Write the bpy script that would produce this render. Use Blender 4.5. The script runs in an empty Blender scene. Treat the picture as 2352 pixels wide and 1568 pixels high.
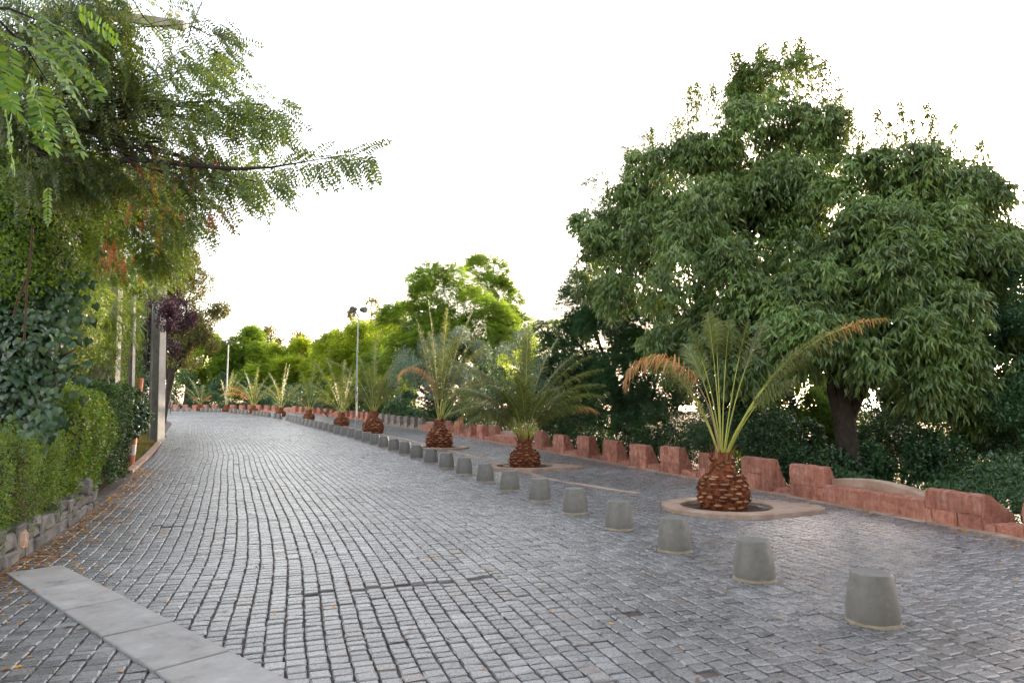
import bpy, math, numpy as np
from mathutils import Vector
sc = bpy.context.scene
R = math.radians
# ------------------------------------------------------------------ camera, sky, sun, exposure
HC = 1.65
F, CX, CY, YH = 1568.0, 1176.0, 784.0, 940.0       # photograph measured on a 2352 x 1568 grid, 24 mm lens
PITCH = math.atan((YH - CY) / F)
cam = bpy.data.cameras.new('camera'); cam.lens = 24.0; cam.sensor_width = 36.0
cam.clip_start = 0.05; cam.clip_end = 9000
co = bpy.data.objects.new('camera', cam); sc.collection.objects.link(co)
co.location = (0, 0, HC); co.rotation_euler = (math.pi / 2 + PITCH, 0, 0); sc.camera = co
SUN_AZ, SUN_EL = 33.0, 4.0                          # degrees to the right of the view, degrees above the horizon
w = bpy.data.worlds.new('World'); sc.world = w; w.use_nodes = True
wn = w.node_tree; bg = wn.nodes['Background']
sky = wn.nodes.new('ShaderNodeTexSky'); sky.sky_type = 'NISHITA'; sky.sun_disc = False
sky.sun_elevation = R(SUN_EL); sky.sun_rotation = R(SUN_AZ); sky.air_density = 1.0; sky.dust_density = 1.5; sky.ozone_density = 1.0
hs = wn.nodes.new('ShaderNodeHueSaturation'); hs.inputs['Saturation'].default_value = .55; wn.links.new(sky.outputs[0], hs.inputs['Color']); tn = wn.nodes.new('ShaderNodeMix'); tn.data_type = 'RGBA'; tn.blend_type = 'MULTIPLY'; tn.inputs[0].default_value = 1; wn.links.new(hs.outputs[0], tn.inputs[6]); tn.inputs[7].default_value = (1.075, .985, .985, 1); wn.links.new(tn.outputs[2], bg.inputs[0]); bg.inputs[1].default_value = 0.15
sl = bpy.data.lights.new('sun', 'SUN'); sl.energy = 1.0; sl.angle = R(0.5); sl.color = (1.0, 0.82, 0.6)
so = bpy.data.objects.new('sun', sl); sc.collection.objects.link(so)
_d = Vector((math.sin(R(SUN_AZ)) * math.cos(R(SUN_EL)), math.cos(R(SUN_AZ)) * math.cos(R(SUN_EL)), math.sin(R(SUN_EL))))
so.rotation_euler = _d.to_track_quat('Z', 'Y').to_euler()
sc.view_settings.view_transform = 'Standard'; sc.view_settings.look = 'None'
sc.view_settings.exposure = 3.5; sc.view_settings.gamma = 1.0
sc.cycles.max_bounces = 8; sc.cycles.transparent_max_bounces = 8; sc.cycles.use_denoising = True

# ------------------------------------------------------------------ helpers
def rng(seed): return np.random.default_rng(seed)
def nrm(v): return v / np.maximum(np.linalg.norm(v, axis=-1, keepdims=True), 1e-9)
ZY = [-20, 0, 8, 13, 18.2, 25, 33, 40, 46, 52, 60, 66, 75, 100, 200]
ZZ = [0.0, .03, .05, .12, .25, .42, .62, .78, .92, 1.10, 1.38, 1.5, 1.62, 1.8, 1.9]
def gz(y): return np.interp(y, ZY, ZZ)
def ray(x, y):
    a = (x - CX) / F; b = (CY - y) / F
    d = np.array([a, math.cos(PITCH) - b * math.sin(PITCH), math.sin(PITCH) + b * math.cos(PITCH)]); return d / d[1]
def at(x, y, Y): return np.array([0, 0, HC]) + ray(x, y) * Y
def on_ground(x, y):
    lo, hi = 2.0, 150.0; d = ray(x, y)
    for _ in range(50):
        m = (lo + hi) / 2
        if HC + d[2] * m > gz(m): lo = m
        else: hi = m
    p = d * lo; p[2] = gz(lo); return p
# reference curve of the promenade: the bollard row
CP = np.array([(7.2, -8), (5.6, -3), (4.4, .5), (3.4, 3.5), (2.75, 5.35), (2.29, 6.65), (1.88, 7.98), (1.45, 9.28), (.98, 10.58), (.50, 11.86), (-.01, 13.15),
  (-.55, 14.41), (-1.07, 15.71), (-1.6, 16.96), (-2.13, 18.24), (-2.67, 19.51), (-3.22, 20.78), (-3.76, 22.06), (-4.32, 23.31), (-4.88, 24.57), (-5.44, 25.83),
  (-6.01, 27.09), (-6.6, 28.34), (-7.2, 29.58), (-7.8, 30.82), (-8.4, 32.06), (-9, 33.31), (-10.17, 35.8), (-11.37, 38.29), (-12.56, 40.78), (-13.7, 43.3),
  (-14.9, 45.8), (-18.6, 52), (-22.5, 57), (-26, 60.6), (-29.6, 63.4), (-33.4, 65.6), (-38, 67.6), (-46, 70.2), (-60, 73.5), (-80, 77)], float)
def smooth_curve(P, step=0.1):
    dd = np.r_[0, np.cumsum(np.linalg.norm(np.diff(P, axis=0), axis=1))]
    s = np.arange(0, dd[-1], step); Q = np.c_[np.interp(s, dd, P[:, 0]), np.interp(s, dd, P[:, 1])]
    k = np.hanning(61); k /= k.sum()
    for c in (0, 1):
        e = np.r_[Q[0, c] + (Q[1, c] - Q[0, c]) * np.arange(-60, 0), Q[:, c], Q[-1, c] + (Q[-1, c] - Q[-2, c]) * np.arange(1, 61)]
        Q[:, c] = np.convolve(e, k, 'same')[60:-60]
    return s, Q
CS, CQ = smooth_curve(CP)
CT = nrm(np.gradient(CQ, axis=0))
CN = np.c_[CT[:, 1], -CT[:, 0]]                      # to the right
S0 = CS[np.argmin(np.abs(CQ[:, 1] - 5.35))]
def sp(s, t):
    s = np.asarray(s, float) + S0; t = np.asarray(t, float)
    x = np.interp(s, CS, CQ[:, 0]) + np.interp(s, CS, CN[:, 0]) * t
    y = np.interp(s, CS, CQ[:, 1]) + np.interp(s, CS, CN[:, 1]) * t
    return x, y
def sp3(s, t, z=0.0):
    x, y = sp(s, t); return np.stack([x, y, gz(y) + z], -1)
def s_at_px(px, t, lo=-6.0, hi=80.0):
    ss = np.arange(lo, hi, 0.02); x, y = sp(ss, t)
    k = y > .6; ss, x, y = ss[k], x[k], y[k]; u = CX + F * x / y
    i = np.where(np.diff(np.sign(u - px)) != 0)[0]
    return float(ss[i[0]]) if len(i) else float(ss[np.argmin(np.abs(u - px))])
def heading(s):
    return np.array([np.interp(s + S0, CS, CT[:, 0]), np.interp(s + S0, CS, CT[:, 1])])

class MB:
    def __init__(s): s.v = []; s.f = []; s.m = []; s.sm = []; s.n = 0
    def add(s, V, Fc, mat=0, smooth=False):
        V = np.asarray(V, float).reshape(-1, 3); Fc = np.asarray(Fc, int)
        if len(Fc) == 0: return
        s.v.append(V); s.f.append(Fc + s.n); s.m.append(np.full(len(Fc), mat)); s.sm.append(np.full(len(Fc), smooth)); s.n += len(V)
    def build(s, name, mats, parent=None, loc=None):
        me = bpy.data.meshes.new(name); V = np.concatenate(s.v)
        if loc is not None: V = V - np.asarray(loc, float)
        me.vertices.add(len(V)); me.vertices.foreach_set('co', V.ravel().astype(np.float32))
        lv = np.concatenate([f.ravel() for f in s.f]); me.loops.add(len(lv)); me.loops.foreach_set('vertex_index', lv.astype(np.int32))
        tot = np.concatenate([np.full(len(f), f.shape[1]) for f in s.f]); st = np.r_[0, np.cumsum(tot)[:-1]]
        me.polygons.add(len(tot)); me.polygons.foreach_set('loop_start', st.astype(np.int32))
        me.polygons.foreach_set('material_index', np.concatenate(s.m).astype(np.int32))
        me.polygons.foreach_set('use_smooth', np.concatenate(s.sm))
        for m in (mats if isinstance(mats, (list, tuple)) else [mats]): me.materials.append(m)
        me.update(calc_edges=True); me.validate()
        o = bpy.data.objects.new(name, me); sc.collection.objects.link(o)
        if parent is not None:
            o.parent = parent
            if loc is not None: o.location = Vector(loc) - parent.location
            else: o.matrix_parent_inverse.identity(); o.location = -parent.location
        elif loc is not None: o.location = loc
        return o
def tag(o, label=None, cat=None, group=None, kind=None):
    if label: o['label'] = label
    if cat: o['category'] = cat
    if group: o['group'] = group
    if kind: o['kind'] = kind
    return o
def empty(name, loc, label, cat, group=None):
    o = bpy.data.objects.new(name, None); sc.collection.objects.link(o); o.location = tuple(map(float, loc)); o.empty_display_size = .2
    return tag(o, label, cat, group)
def tube(mb, P, r, n=6, mat=0, cap=True):
    P = np.asarray(P, float); r = np.broadcast_to(np.asarray(r, float), (len(P),))
    T = nrm(np.gradient(P, axis=0)); up = np.where(np.abs(T[:, 2:3]) > .9, [[1., 0, 0]], [[0, 0, 1.]])
    A = nrm(np.cross(T, up)); B_ = np.cross(T, A); a = np.linspace(0, 2 * math.pi, n, endpoint=False)
    V = P[:, None] + r[:, None, None] * (np.cos(a)[None, :, None] * A[:, None] + np.sin(a)[None, :, None] * B_[:, None])
    k = len(P); i = np.arange(k - 1)[:, None] * n; j = np.arange(n)[None]; j2 = (j + 1) % n
    Fc = np.stack([i + j, i + j2, i + n + j2, i + n + j], -1).reshape(-1, 4)
    V = V.reshape(-1, 3)
    mb.add(V, Fc, mat, True)
    if cap and n > 2:
        mb.add(V[-n:], [list(range(n))], mat); mb.add(V[:n], [list(range(n))[::-1]], mat)
def lathe(mb, prof, c, n=32, mat=0, smooth=True, capmat=None):
    prof = np.asarray(prof, float); a = np.linspace(0, 2 * math.pi, n, endpoint=False)
    V = np.stack([c[0] + prof[:, 0:1] * np.cos(a), c[1] + prof[:, 0:1] * np.sin(a), c[2] + prof[:, 1:2] + 0 * a], -1).reshape(-1, 3)
    k = len(prof); i = np.arange(k - 1)[:, None] * n; j = np.arange(n)[None]; j2 = (j + 1) % n
    mb.add(V, np.stack([i + j, i + j2, i + n + j2, i + n + j], -1).reshape(-1, 4), mat, smooth)
    mb.add(V[-n:], [list(range(n))], mat if capmat is None else capmat)
def box(mb, c, h, ax=None, mat=0, jit=0, g=None, bev=0.0):
    """box centred at c with half sizes h, axes ax (3x3 rows)"""
    ax = np.eye(3) if ax is None else np.asarray(ax, float); h = np.asarray(h, float)
    if bev <= 0:
        U = np.array([[x, y, z] for z in (-1, 1) for y in (-1, 1) for x in (-1, 1)], float) * h
        if jit: U = U + g.uniform(-jit, jit, U.shape)
        mb.add(np.asarray(c) + U @ ax, [[0, 2, 3, 1], [4, 5, 7, 6], [0, 1, 5, 4], [2, 6, 7, 3], [0, 4, 6, 2], [1, 3, 7, 5]], mat); return
    U = []
    for x in (-1, 1):
        for y in (-1, 1):
            for z in (-1, 1):
                j = g.uniform(-jit, jit, 3) if jit else 0
                b = h - bev
                U += [np.array([x * h[0], y * b[1], z * b[2]]) + j, np.array([x * b[0], y * h[1], z * b[2]]) + j, np.array([x * b[0], y * b[1], z * h[2]]) + j]
    idx = lambda x, y, z, k: 3 * ((x > 0) * 4 + (y > 0) * 2 + (z > 0)) + k
    Q = []
    for k in range(3):
        for sg in (-1, 1):
            cs = [(-1, -1), (1, -1), (1, 1), (-1, 1)]
            q = []
            for a_, b_ in cs:
                t = [0, 0, 0]; t[k] = sg; t[(k + 1) % 3] = a_; t[(k + 2) % 3] = b_; q.append(idx(*t, k))
            Q.append(q if sg > 0 else q[::-1])
    for k in range(3):                               # edges parallel to axis k
        a_, b_ = (k + 1) % 3, (k + 2) % 3
        for sa in (-1, 1):
            for sb in (-1, 1):
                t0 = [0, 0, 0]; t0[a_] = sa; t0[b_] = sb; t1 = list(t0); t0[k] = -1; t1[k] = 1
                q = [idx(*t0, a_), idx(*t1, a_), idx(*t1, b_), idx(*t0, b_)]
                Q.append(q if sa * sb < 0 else q[::-1])
    V = np.asarray(c) + np.array(U) @ ax
    mb.add(V, Q, mat)
    T3 = [[idx(x, y, z, 0), idx(x, y, z, 1), idx(x, y, z, 2)] for x in (-1, 1) for y in (-1, 1) for z in (-1, 1)]
    mb.v.append(np.zeros((0, 3))); mb.f.append(np.array(T3) + mb.n - len(V)); mb.m.append(np.full(8, mat)); mb.sm.append(np.full(8, False))

# ------------------------------------------------------------------ materials
def mat_new(name):
    m = bpy.data.materials.new(name); m.use_nodes = True; nt = m.node_tree
    return m, nt, nt.nodes['Principled BSDF']
def N(nt, t, **kw):
    n = nt.nodes.new(t)
    for k, v in kw.items():
        if k in n.inputs: n.inputs[k].default_value = v
        else: setattr(n, k, v)
    return n
def ramp(nt, fac, cols):
    r = nt.nodes.new('ShaderNodeValToRGB'); e = r.color_ramp.elements
    while len(e) < len(cols): e.new(.5)
    for i, (p, c) in enumerate(cols): e[i].position = p; e[i].color = (*c, 1)
    nt.links.new(fac, r.inputs[0]); return r.outputs[0]
def mixc(nt, a, b, f, mode='MIX'):
    m = nt.nodes.new('ShaderNodeMix'); m.data_type = 'RGBA'; m.blend_type = mode
    for s_, v in ((m.inputs[0], f), (m.inputs[6], a), (m.inputs[7], b)):
        if hasattr(v, 'links'): nt.links.new(v, s_)
        else: s_.default_value = v if isinstance(v, float) else (*v, 1)
    return m.outputs[2]
def bump(nt, b, h, strength=.5, dist=.01):
    n = nt.nodes.new('ShaderNodeBump'); n.inputs['Strength'].default_value = strength; n.inputs['Distance'].default_value = dist
    nt.links.new(h, n.inputs['Height']); nt.links.new(n.outputs[0], b.inputs['Normal'])
def noise(nt, scale, detail=4, rough=.6, vec=None):
    n = N(nt, 'ShaderNodeTexNoise', Scale=scale, Detail=detail, Roughness=rough)
    if vec is None: vec = nt.nodes.new('ShaderNodeTexCoord').outputs['Object']
    nt.links.new(vec, n.inputs['Vector']); return n.outputs['Fac']
def geo(nt): return nt.nodes.new('ShaderNodeNewGeometry')
def leaf_mat(name, cols, rough=.42, trans=.35, tcol=1.5, clump=.9, warm=(1.0, .9, .45)):
    m, nt, b = mat_new(name); g_ = geo(nt)
    c = ramp(nt, g_.outputs['Random Per Island'], cols)
    nz = noise(nt, clump, 2, .5, g_.outputs['Position'])
    f = nt.nodes.new('ShaderNodeMapRange'); f.inputs[1].default_value = .3; f.inputs[2].default_value = .7; f.inputs[3].default_value = .6; f.inputs[4].default_value = 1.45  # clump noise varies leaf tone and paints in light tufts and shaded pockets
    nt.links.new(nz, f.inputs[0])
    mu = nt.nodes.new('ShaderNodeVectorMath'); mu.operation = 'SCALE'; nt.links.new(c, mu.inputs[0]); nt.links.new(f.outputs[0], mu.inputs['Scale'])
    nt.links.new(mu.outputs[0], b.inputs['Base Color']); b.inputs['Roughness'].default_value = rough
    t = nt.nodes.new('ShaderNodeBsdfTranslucent')
    tc = nt.nodes.new('ShaderNodeVectorMath'); tc.operation = 'MULTIPLY'; nt.links.new(mu.outputs[0], tc.inputs[0])
    tc.inputs[1].default_value = tuple(tcol * x for x in warm); nt.links.new(tc.outputs[0], t.inputs[0])
    mx = nt.nodes.new('ShaderNodeMixShader'); mx.inputs[0].default_value = trans
    nt.links.new(b.outputs[0], mx.inputs[1]); nt.links.new(t.outputs[0], mx.inputs[2])
    nt.links.new(mx.outputs[0], nt.nodes['Material Output'].inputs['Surface']); return m
def rough_mat(name, cols, scale=6, rough=.8, bs=.6, bd=.01, bscale=40, spec=.4, island=0.0):
    m, nt, b = mat_new(name)
    c = ramp(nt, noise(nt, scale, 6, .65), cols)
    if island:
        g_ = geo(nt); f = nt.nodes.new('ShaderNodeMapRange'); f.inputs[3].default_value = 1 - island; f.inputs[4].default_value = 1 + island
        nt.links.new(g_.outputs['Random Per Island'], f.inputs[0])
        mu = nt.nodes.new('ShaderNodeVectorMath'); mu.operation = 'SCALE'; nt.links.new(c, mu.inputs[0]); nt.links.new(f.outputs[0], mu.inputs['Scale']); c = mu.outputs[0]
    nt.links.new(c, b.inputs['Base Color'])
    b.inputs['Roughness'].default_value = rough; b.inputs['Specular IOR Level'].default_value = spec
    bump(nt, b, noise(nt, bscale, 6, .7), bs, bd); return m

# ------------------------------------------------------------------ materials, setting
def sett_material():
    m, nt, b = mat_new('setts'); g_ = geo(nt); pos = g_.outputs['Position']
    c = ramp(nt, g_.outputs['Random Per Island'], [(0, (.10, .098, .10)), (.3, (.14, .137, .142)), (.7, (.175, .172, .176)), (.95, (.235, .232, .235)), (1, (.155, .125, .11))])
    n2 = noise(nt, 38, 6, .75, pos); c = mixc(nt, c, (.42, .43, .45), ramp(nt, n2, [(.5, (0, 0, 0)), (.75, (.35, .35, .35))]), 'MIX')
    n3 = noise(nt, .35, 4, .6, pos); c = mixc(nt, c, ramp(nt, n3, [(.3, (.72, .68, .65)), (.48, (.95, .94, .94)), (.65, (1.12, 1.12, 1.13))]), 1.0, 'MULTIPLY')
    nt.links.new(c, b.inputs['Base Color'])
    rr = nt.nodes.new('ShaderNodeMapRange'); rr.inputs[3].default_value = .18; rr.inputs[4].default_value = .38
    nt.links.new(n2, rr.inputs[0]); nt.links.new(rr.outputs[0], b.inputs['Roughness'])
    b.inputs['Specular IOR Level'].default_value = 1.0
    bump(nt, b, noise(nt, 70, 5, .7, pos), .75, .006); return m
M = {}
M['sett'] = sett_material()
M['joint'] = rough_mat('joint_dirt', [(.3, (.06, .042, .033)), (.55, (.11, .085, .07)), (.75, (.15, .12, .10))], 3, .95, .5)
M['slab'] = rough_mat('slab_concrete', [(.25, (.17, .155, .145)), (.42, (.29, .275, .26)), (.6, (.34, .325, .31)), (.78, (.42, .40, .385))], 5, .75, .5, .004, 70, .4, .08)
M['concrete'] = rough_mat('bollard_concrete', [(.25, (.06, .057, .053)), (.36, (.145, .138, .127)), (.6, (.178, .168, .156)), (.78, (.25, .24, .222))], 16, .5, .4, .003, 120)
M['mortar'] = rough_mat('mortar', [(.3, (.22, .17, .12)), (.7, (.34, .28, .21))], 9, .95, .8, .01, 60)
M['pole'] = rough_mat('pole_concrete', [(.25, (.26, .24, .21)), (.5, (.37, .35, .32)), (.8, (.46, .44, .41))], 3, .85, .4, .006, 40)
M['redstone'] = rough_mat('red_stone', [(.25, (.22, .09, .065)), (.42, (.40, .16, .11)), (.58, (.48, .22, .16)), (.8, (.49, .34, .27))], 5.5, .85, 1.0, .03, 16, .3, .22)
def streak(m):
    nt = m.node_tree; b = nt.nodes['Principled BSDF']; tc = nt.nodes.new('ShaderNodeTexCoord'); mp = nt.nodes.new('ShaderNodeMapping'); mp.inputs['Scale'].default_value = (14, 14, 2.2)
    nt.links.new(tc.outputs['Object'], mp.inputs[0]); st = noise(nt, 1.0, 5, .7, mp.outputs[0]); old = b.inputs['Base Color'].links[0].from_socket
    nt.links.new(mixc(nt, old, ramp(nt, st, [(.32, (.62, .56, .55)), (.5, (.98, .98, .98)), (.7, (1.2, 1.24, 1.28))]), 1.0, 'MULTIPLY'), b.inputs['Base Color'])
    bn = nt.nodes['Bump']; n2 = nt.nodes.new('ShaderNodeBump'); n2.inputs['Strength'].default_value = 1; n2.inputs['Distance'].default_value = .04; nt.links.new(st, n2.inputs['Height']); nt.links.new(n2.outputs[0], bn.inputs['Normal'])
streak(M['redstone'])
M['greystone'] = rough_mat('grey_stone', [(.25, (.12, .10, .09)), (.5, (.24, .195, .17)), (.8, (.36, .31, .28))], 6, .9, 1.0, .03, 18, .3, .25)
M['sandstone'] = rough_mat('sand_stone', [(.25, (.24, .14, .10)), (.5, (.36, .25, .19)), (.8, (.46, .37, .30))], 4, .85, .6, .01, 30, .3, .12)
M['darkstone'] = rough_mat('dark_stone', [(.25, (.07, .065, .06)), (.5, (.16, .15, .14)), (.8, (.25, .23, .21))], 5, .9, .9, .02, 22, .3, .3)
M['soil'] = rough_mat('soil', [(.3, (.03, .02, .014)), (.6, (.08, .045, .025)), (.8, (.13, .065, .03))], 8, 1.0, 1.0, .03, 30)
M['ground'] = rough_mat('hill_ground', [(.3, (.05, .055, .03)), (.6, (.12, .10, .05)), (.8, (.2, .16, .10))], .3, 1.0, .5, .05, 4)
M['plain'] = rough_mat('glow_tinted_plain', [(.3, (.26, .15, .08)), (.6, (.36, .22, .12)), (.8, (.44, .28, .16))], .01, 1.0, .2, .05, 1)  # orange ground colour paints in the sunset glow seen through gaps
M['bark'] = rough_mat('bark', [(.3, (.018, .013, .010)), (.6, (.045, .032, .025)), (.85, (.08, .06, .05))], 9, .9, 1.0, .03, 26)
M['bark_brown'] = rough_mat('bark_brown', [(.3, (.06, .035, .022)), (.6, (.13, .08, .05)), (.85, (.20, .13, .09))], 9, .9, 1.0, .03, 26)
M['twig'] = rough_mat('dark_core_fill', [(.3, (.012, .014, .008)), (.7, (.03, .03, .018))], 12, 1.0, .5)  # near-black fill standing in for the shaded inside of dense foliage
M['metal'] = rough_mat('lamp_metal', [(.3, (.26, .28, .29)), (.7, (.36, .38, .39))], 3, .45, .1)
M['dark_metal'] = rough_mat('dark_metal', [(.3, (.03, .03, .035)), (.7, (.06, .06, .07))], 5, .5, .1)
M['glass'] = rough_mat('lamp_glass', [(.3, (.08, .08, .09)), (.7, (.12, .12, .13))], 5, .15, .05)
M['wood'] = rough_mat('weathered_wood', [(.3, (.16, .14, .12)), (.6, (.27, .25, .22)), (.8, (.36, .34, .31))], 4, .85, .6, .01, 30)
M['white_paint'] = rough_mat('worn_white_paint', [(.3, (.48, .42, .38)), (.6, (.62, .58, .54)), (.8, (.7, .67, .63))], 5, .6, .3)
M['red_paint'] = rough_mat('worn_red_paint', [(.3, (.45, .14, .08)), (.6, (.62, .22, .14)), (.8, (.66, .36, .27))], 6, .6, .3)
M['porcelain'] = rough_mat('porcelain', [(.3, (.7, .7, .7)), (.7, (.8, .8, .78))], 5, .2, .05)
M['render'] = rough_mat('beige_render', [(.3, (.34, .30, .24)), (.6, (.43, .39, .32)), (.8, (.5, .46, .39))], 2, .9, .3)
M['cable'] = rough_mat('cable', [(.3, (.02, .02, .02)), (.7, (.03, .03, .03))], 5, .7, .1)
def Lc(*c): return [(i / (len(c) - 1), k) for i, k in enumerate(c)]
M['lf_fruit'] = leaf_mat('fruit_tree_leaf', Lc((.119, .221, .065), (.09, .145, .035), (.15, .21, .05), (.08, .15, .06), (.21, .26, .07)), .28, .22, 1.5)
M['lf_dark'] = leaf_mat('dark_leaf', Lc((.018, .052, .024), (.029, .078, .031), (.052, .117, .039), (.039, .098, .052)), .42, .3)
M['lf_locust'] = leaf_mat('locust_leaf', Lc((.048, .097, .041), (.075, .12, .03), (.13, .18, .03), (.07, .12, .05), (.22, .24, .03)), .42, .42, 1.7)
M['lf_locust_bright'] = leaf_mat('bright_locust_leaf', Lc((.07, .15, .02), (.11, .21, .02), (.17, .27, .025), (.08, .19, .05)), .38, .45, 1.6)
M['lf_locust_mid'] = leaf_mat('mid_locust_leaf', Lc((.066, .146, .039), (.09, .16, .03), (.14, .20, .03), (.08, .15, .04), (.24, .25, .03)), .42, .42, 1.6)
M['lf_ivy'] = leaf_mat('ivy_leaf', Lc((.022, .053, .022), (.03, .065, .028), (.05, .10, .04), (.035, .075, .045), (.09, .14, .04)), .27, .15)
M['lf_hedge'] = leaf_mat('hedge_leaf', Lc((.098, .224, .040), (.07, .13, .014), (.12, .19, .018), (.20, .25, .02)), .4, .38, 1.6)
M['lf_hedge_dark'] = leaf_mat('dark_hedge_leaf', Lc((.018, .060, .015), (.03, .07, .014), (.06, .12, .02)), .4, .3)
M['lf_lime'] = leaf_mat('lime_leaf', Lc((.11, .18, .02), (.18, .27, .03), (.26, .35, .035), (.32, .38, .04)), .5, .5, 1.8)
M['lf_green'] = leaf_mat('green_leaf', Lc((.06, .12, .02), (.12, .20, .03), (.18, .27, .035), (.09, .17, .03)), .5, .45, 1.9)
M['lf_olive'] = leaf_mat('olive_leaf', Lc((.050, .099, .066), (.09, .15, .10), (.16, .22, .16), (.26, .31, .25)), .45, .2, 1.3)
M['lf_brown'] = leaf_mat('autumn_leaf', Lc((.09, .10, .03), (.13, .14, .035), (.2, .15, .05), (.12, .15, .04)), .6, .5, 1.6)
M['lf_olivebrown'] = leaf_mat('olive_brown_leaf', Lc((.060, .072, .026), (.09, .10, .03), (.14, .12, .04), (.08, .10, .03)), .5, .4, 1.5)
M['lf_plum'] = leaf_mat('plum_leaf', Lc((.03, .014, .022), (.05, .022, .034), (.08, .03, .04), (.05, .035, .045)), .38, .3, 1.5, warm=(1.0, .4, .5))
M['lf_dead'] = leaf_mat('dead_leaf', Lc((.22, .06, .03), (.32, .10, .05), (.40, .17, .08)), .6, .4, 1.4)
M['lf_fall'] = leaf_mat('fallen_leaf', Lc((.22, .07, .01), (.45, .18, .02), (.6, .33, .03), (.62, .26, .02), (.18, .07, .02)), .6, .2, 1.2)
M['lf_grass'] = leaf_mat('dry_grass', Lc((.10, .12, .03), (.2, .19, .06), (.3, .24, .10)), .6, .4, 1.3)
M['palm'] = leaf_mat('palm_leaflet', Lc((.090, .134, .044), (.11, .145, .04), (.17, .20, .055), (.24, .26, .09)), .38, .35, 1.6)
M['palm_dead'] = leaf_mat('dry_palm_leaflet', Lc((.35, .16, .06), (.50, .27, .11), (.55, .38, .18), (.42, .2, .08)), .5, .4, 1.4)
M['palm_tan'] = leaf_mat('fading_palm_leaflet', Lc((.12, .15, .045), (.2, .21, .07), (.28, .25, .09)), .5, .4, 1.4)
M['rachis'] = rough_mat('palm_rachis', [(.3, (.32, .34, .06)), (.7, (.45, .46, .10))], 4, .45, .1)
M['rachis_dead'] = rough_mat('dry_palm_rachis', [(.3, (.30, .17, .08)), (.7, (.42, .27, .14))], 4, .6, .1)
M['boot'] = rough_mat('palm_boot', [(.3, (.06, .018, .009)), (.55, (.18, .05, .02)), (.8, (.27, .11, .045))], 14, .8, .8, .01, 50, .3, .35)
M['boot_cut'] = rough_mat('palm_boot_cut', [(.3, (.20, .09, .045)), (.6, (.33, .17, .09)), (.8, (.42, .26, .15))], 18, .85, .6, .01, 60, .3, .35)

# ------------------------------------------------------------------ the ground
def strip(s0, s1, ds, ts, zs, name, mat, kind='structure'):
    s = np.arange(s0, s1 + ds, ds); mb = MB(); V = []
    for t, z in zip(ts, zs):
        x, y = sp(s, t); V.append(np.stack([x, y, gz(y) + z], -1))
    V = np.array(V).transpose(1, 0, 2); k = len(ts)
    i = np.arange(len(s) - 1)[:, None] * k; j = np.arange(k - 1)[None]
    mb.add(V.reshape(-1, 3), np.stack([i + j, i + j + 1, i + k + j + 1, i + k + j], -1).reshape(-1, 4), 0, True)
    return tag(mb.build(name, mat), kind=kind)
TL, TW = -6.95, 4.4
SEND = 84.0
strip(-9, SEND, .5, [TL - .25, -4, 0, TW + .55], [-.016] * 4, 'paving_bed', M['joint'])
strip(-9, SEND, 1.0, [-40, -16, -9.5, TL - .24], [.9, .5, .12, -.02], 'left_bank', M['soil'])
strip(-9, SEND, 1.0, [TW + .54, TW + 3, TW + 8, TW + 20, TW + 60], [-.03, -.35, -1.6, -5, -9], 'hillside', M['ground'])
mb = MB(); n = 40; gx = np.r_[-6000, -1500, -400, -120, 0, 120, 400, 1500, 6000]
X, Y_ = np.meshgrid(gx, np.r_[-300, -60, 20, 80, 130, 300, 800, 2500, 7000]); V = np.stack([X, Y_, np.full(X.shape, -9.5)], -1).reshape(-1, 3)
i = np.arange(8)[:, None] * 9; j = np.arange(8)[None]
mb.add(V, np.stack([i + j, i + j + 1, i + 10 + j, i + 9 + j], -1).reshape(-1, 4))
tag(mb.build('ground', M['plain']), kind='structure')

# granite setts: every stone a bevelled block on the bed
def wig(s, t):
    return (.011 * np.sin(s * .9 + t * .35) + .004 * np.sin(s * 1.7 + t * 1.1 + 1.0) + .002 * np.sin(s * 4.1 + t * 2.9) + .04 * np.sin(s * .33 - t * .2))
def in_slab(x, y):
    a = on_ground(78, 1309)[:2]; b = on_ground(525, 1568)[:2]; d = (b - a) / np.linalg.norm(b - a)
    u = (x - a[0]) * d[0] + (y - a[1]) * d[1]; v = (x - a[0]) * -d[1] + (y - a[1]) * d[0]
    return (np.abs(v) < .185) & (u > -.06) & (u < 9)
HOLES = []                                            # palm planters: x, y, radius
PALMS = [((1655, 1176), 1.0), ((1205, 1071), 1.0), ((1010, 1029), 1.0), ((858, 994), 1.0), ((785, 976), 1.0), ((710, 961), 1.0), ((645, 957), 1.0), ((582, 951), 1.0), ((519, 946), 1.0), ((460, 944), 1.0)]
PY = [11.0, 17.1, 22.9, 31.0, 38.0, 46.0, 52.5, 58.0, 62.5, 65.5]
PALM_POS = [np.array([ray(p[0][0], 940)[0] * y_, y_, gz(y_)]) for p, y_ in zip(PALMS, PY)]
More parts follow.
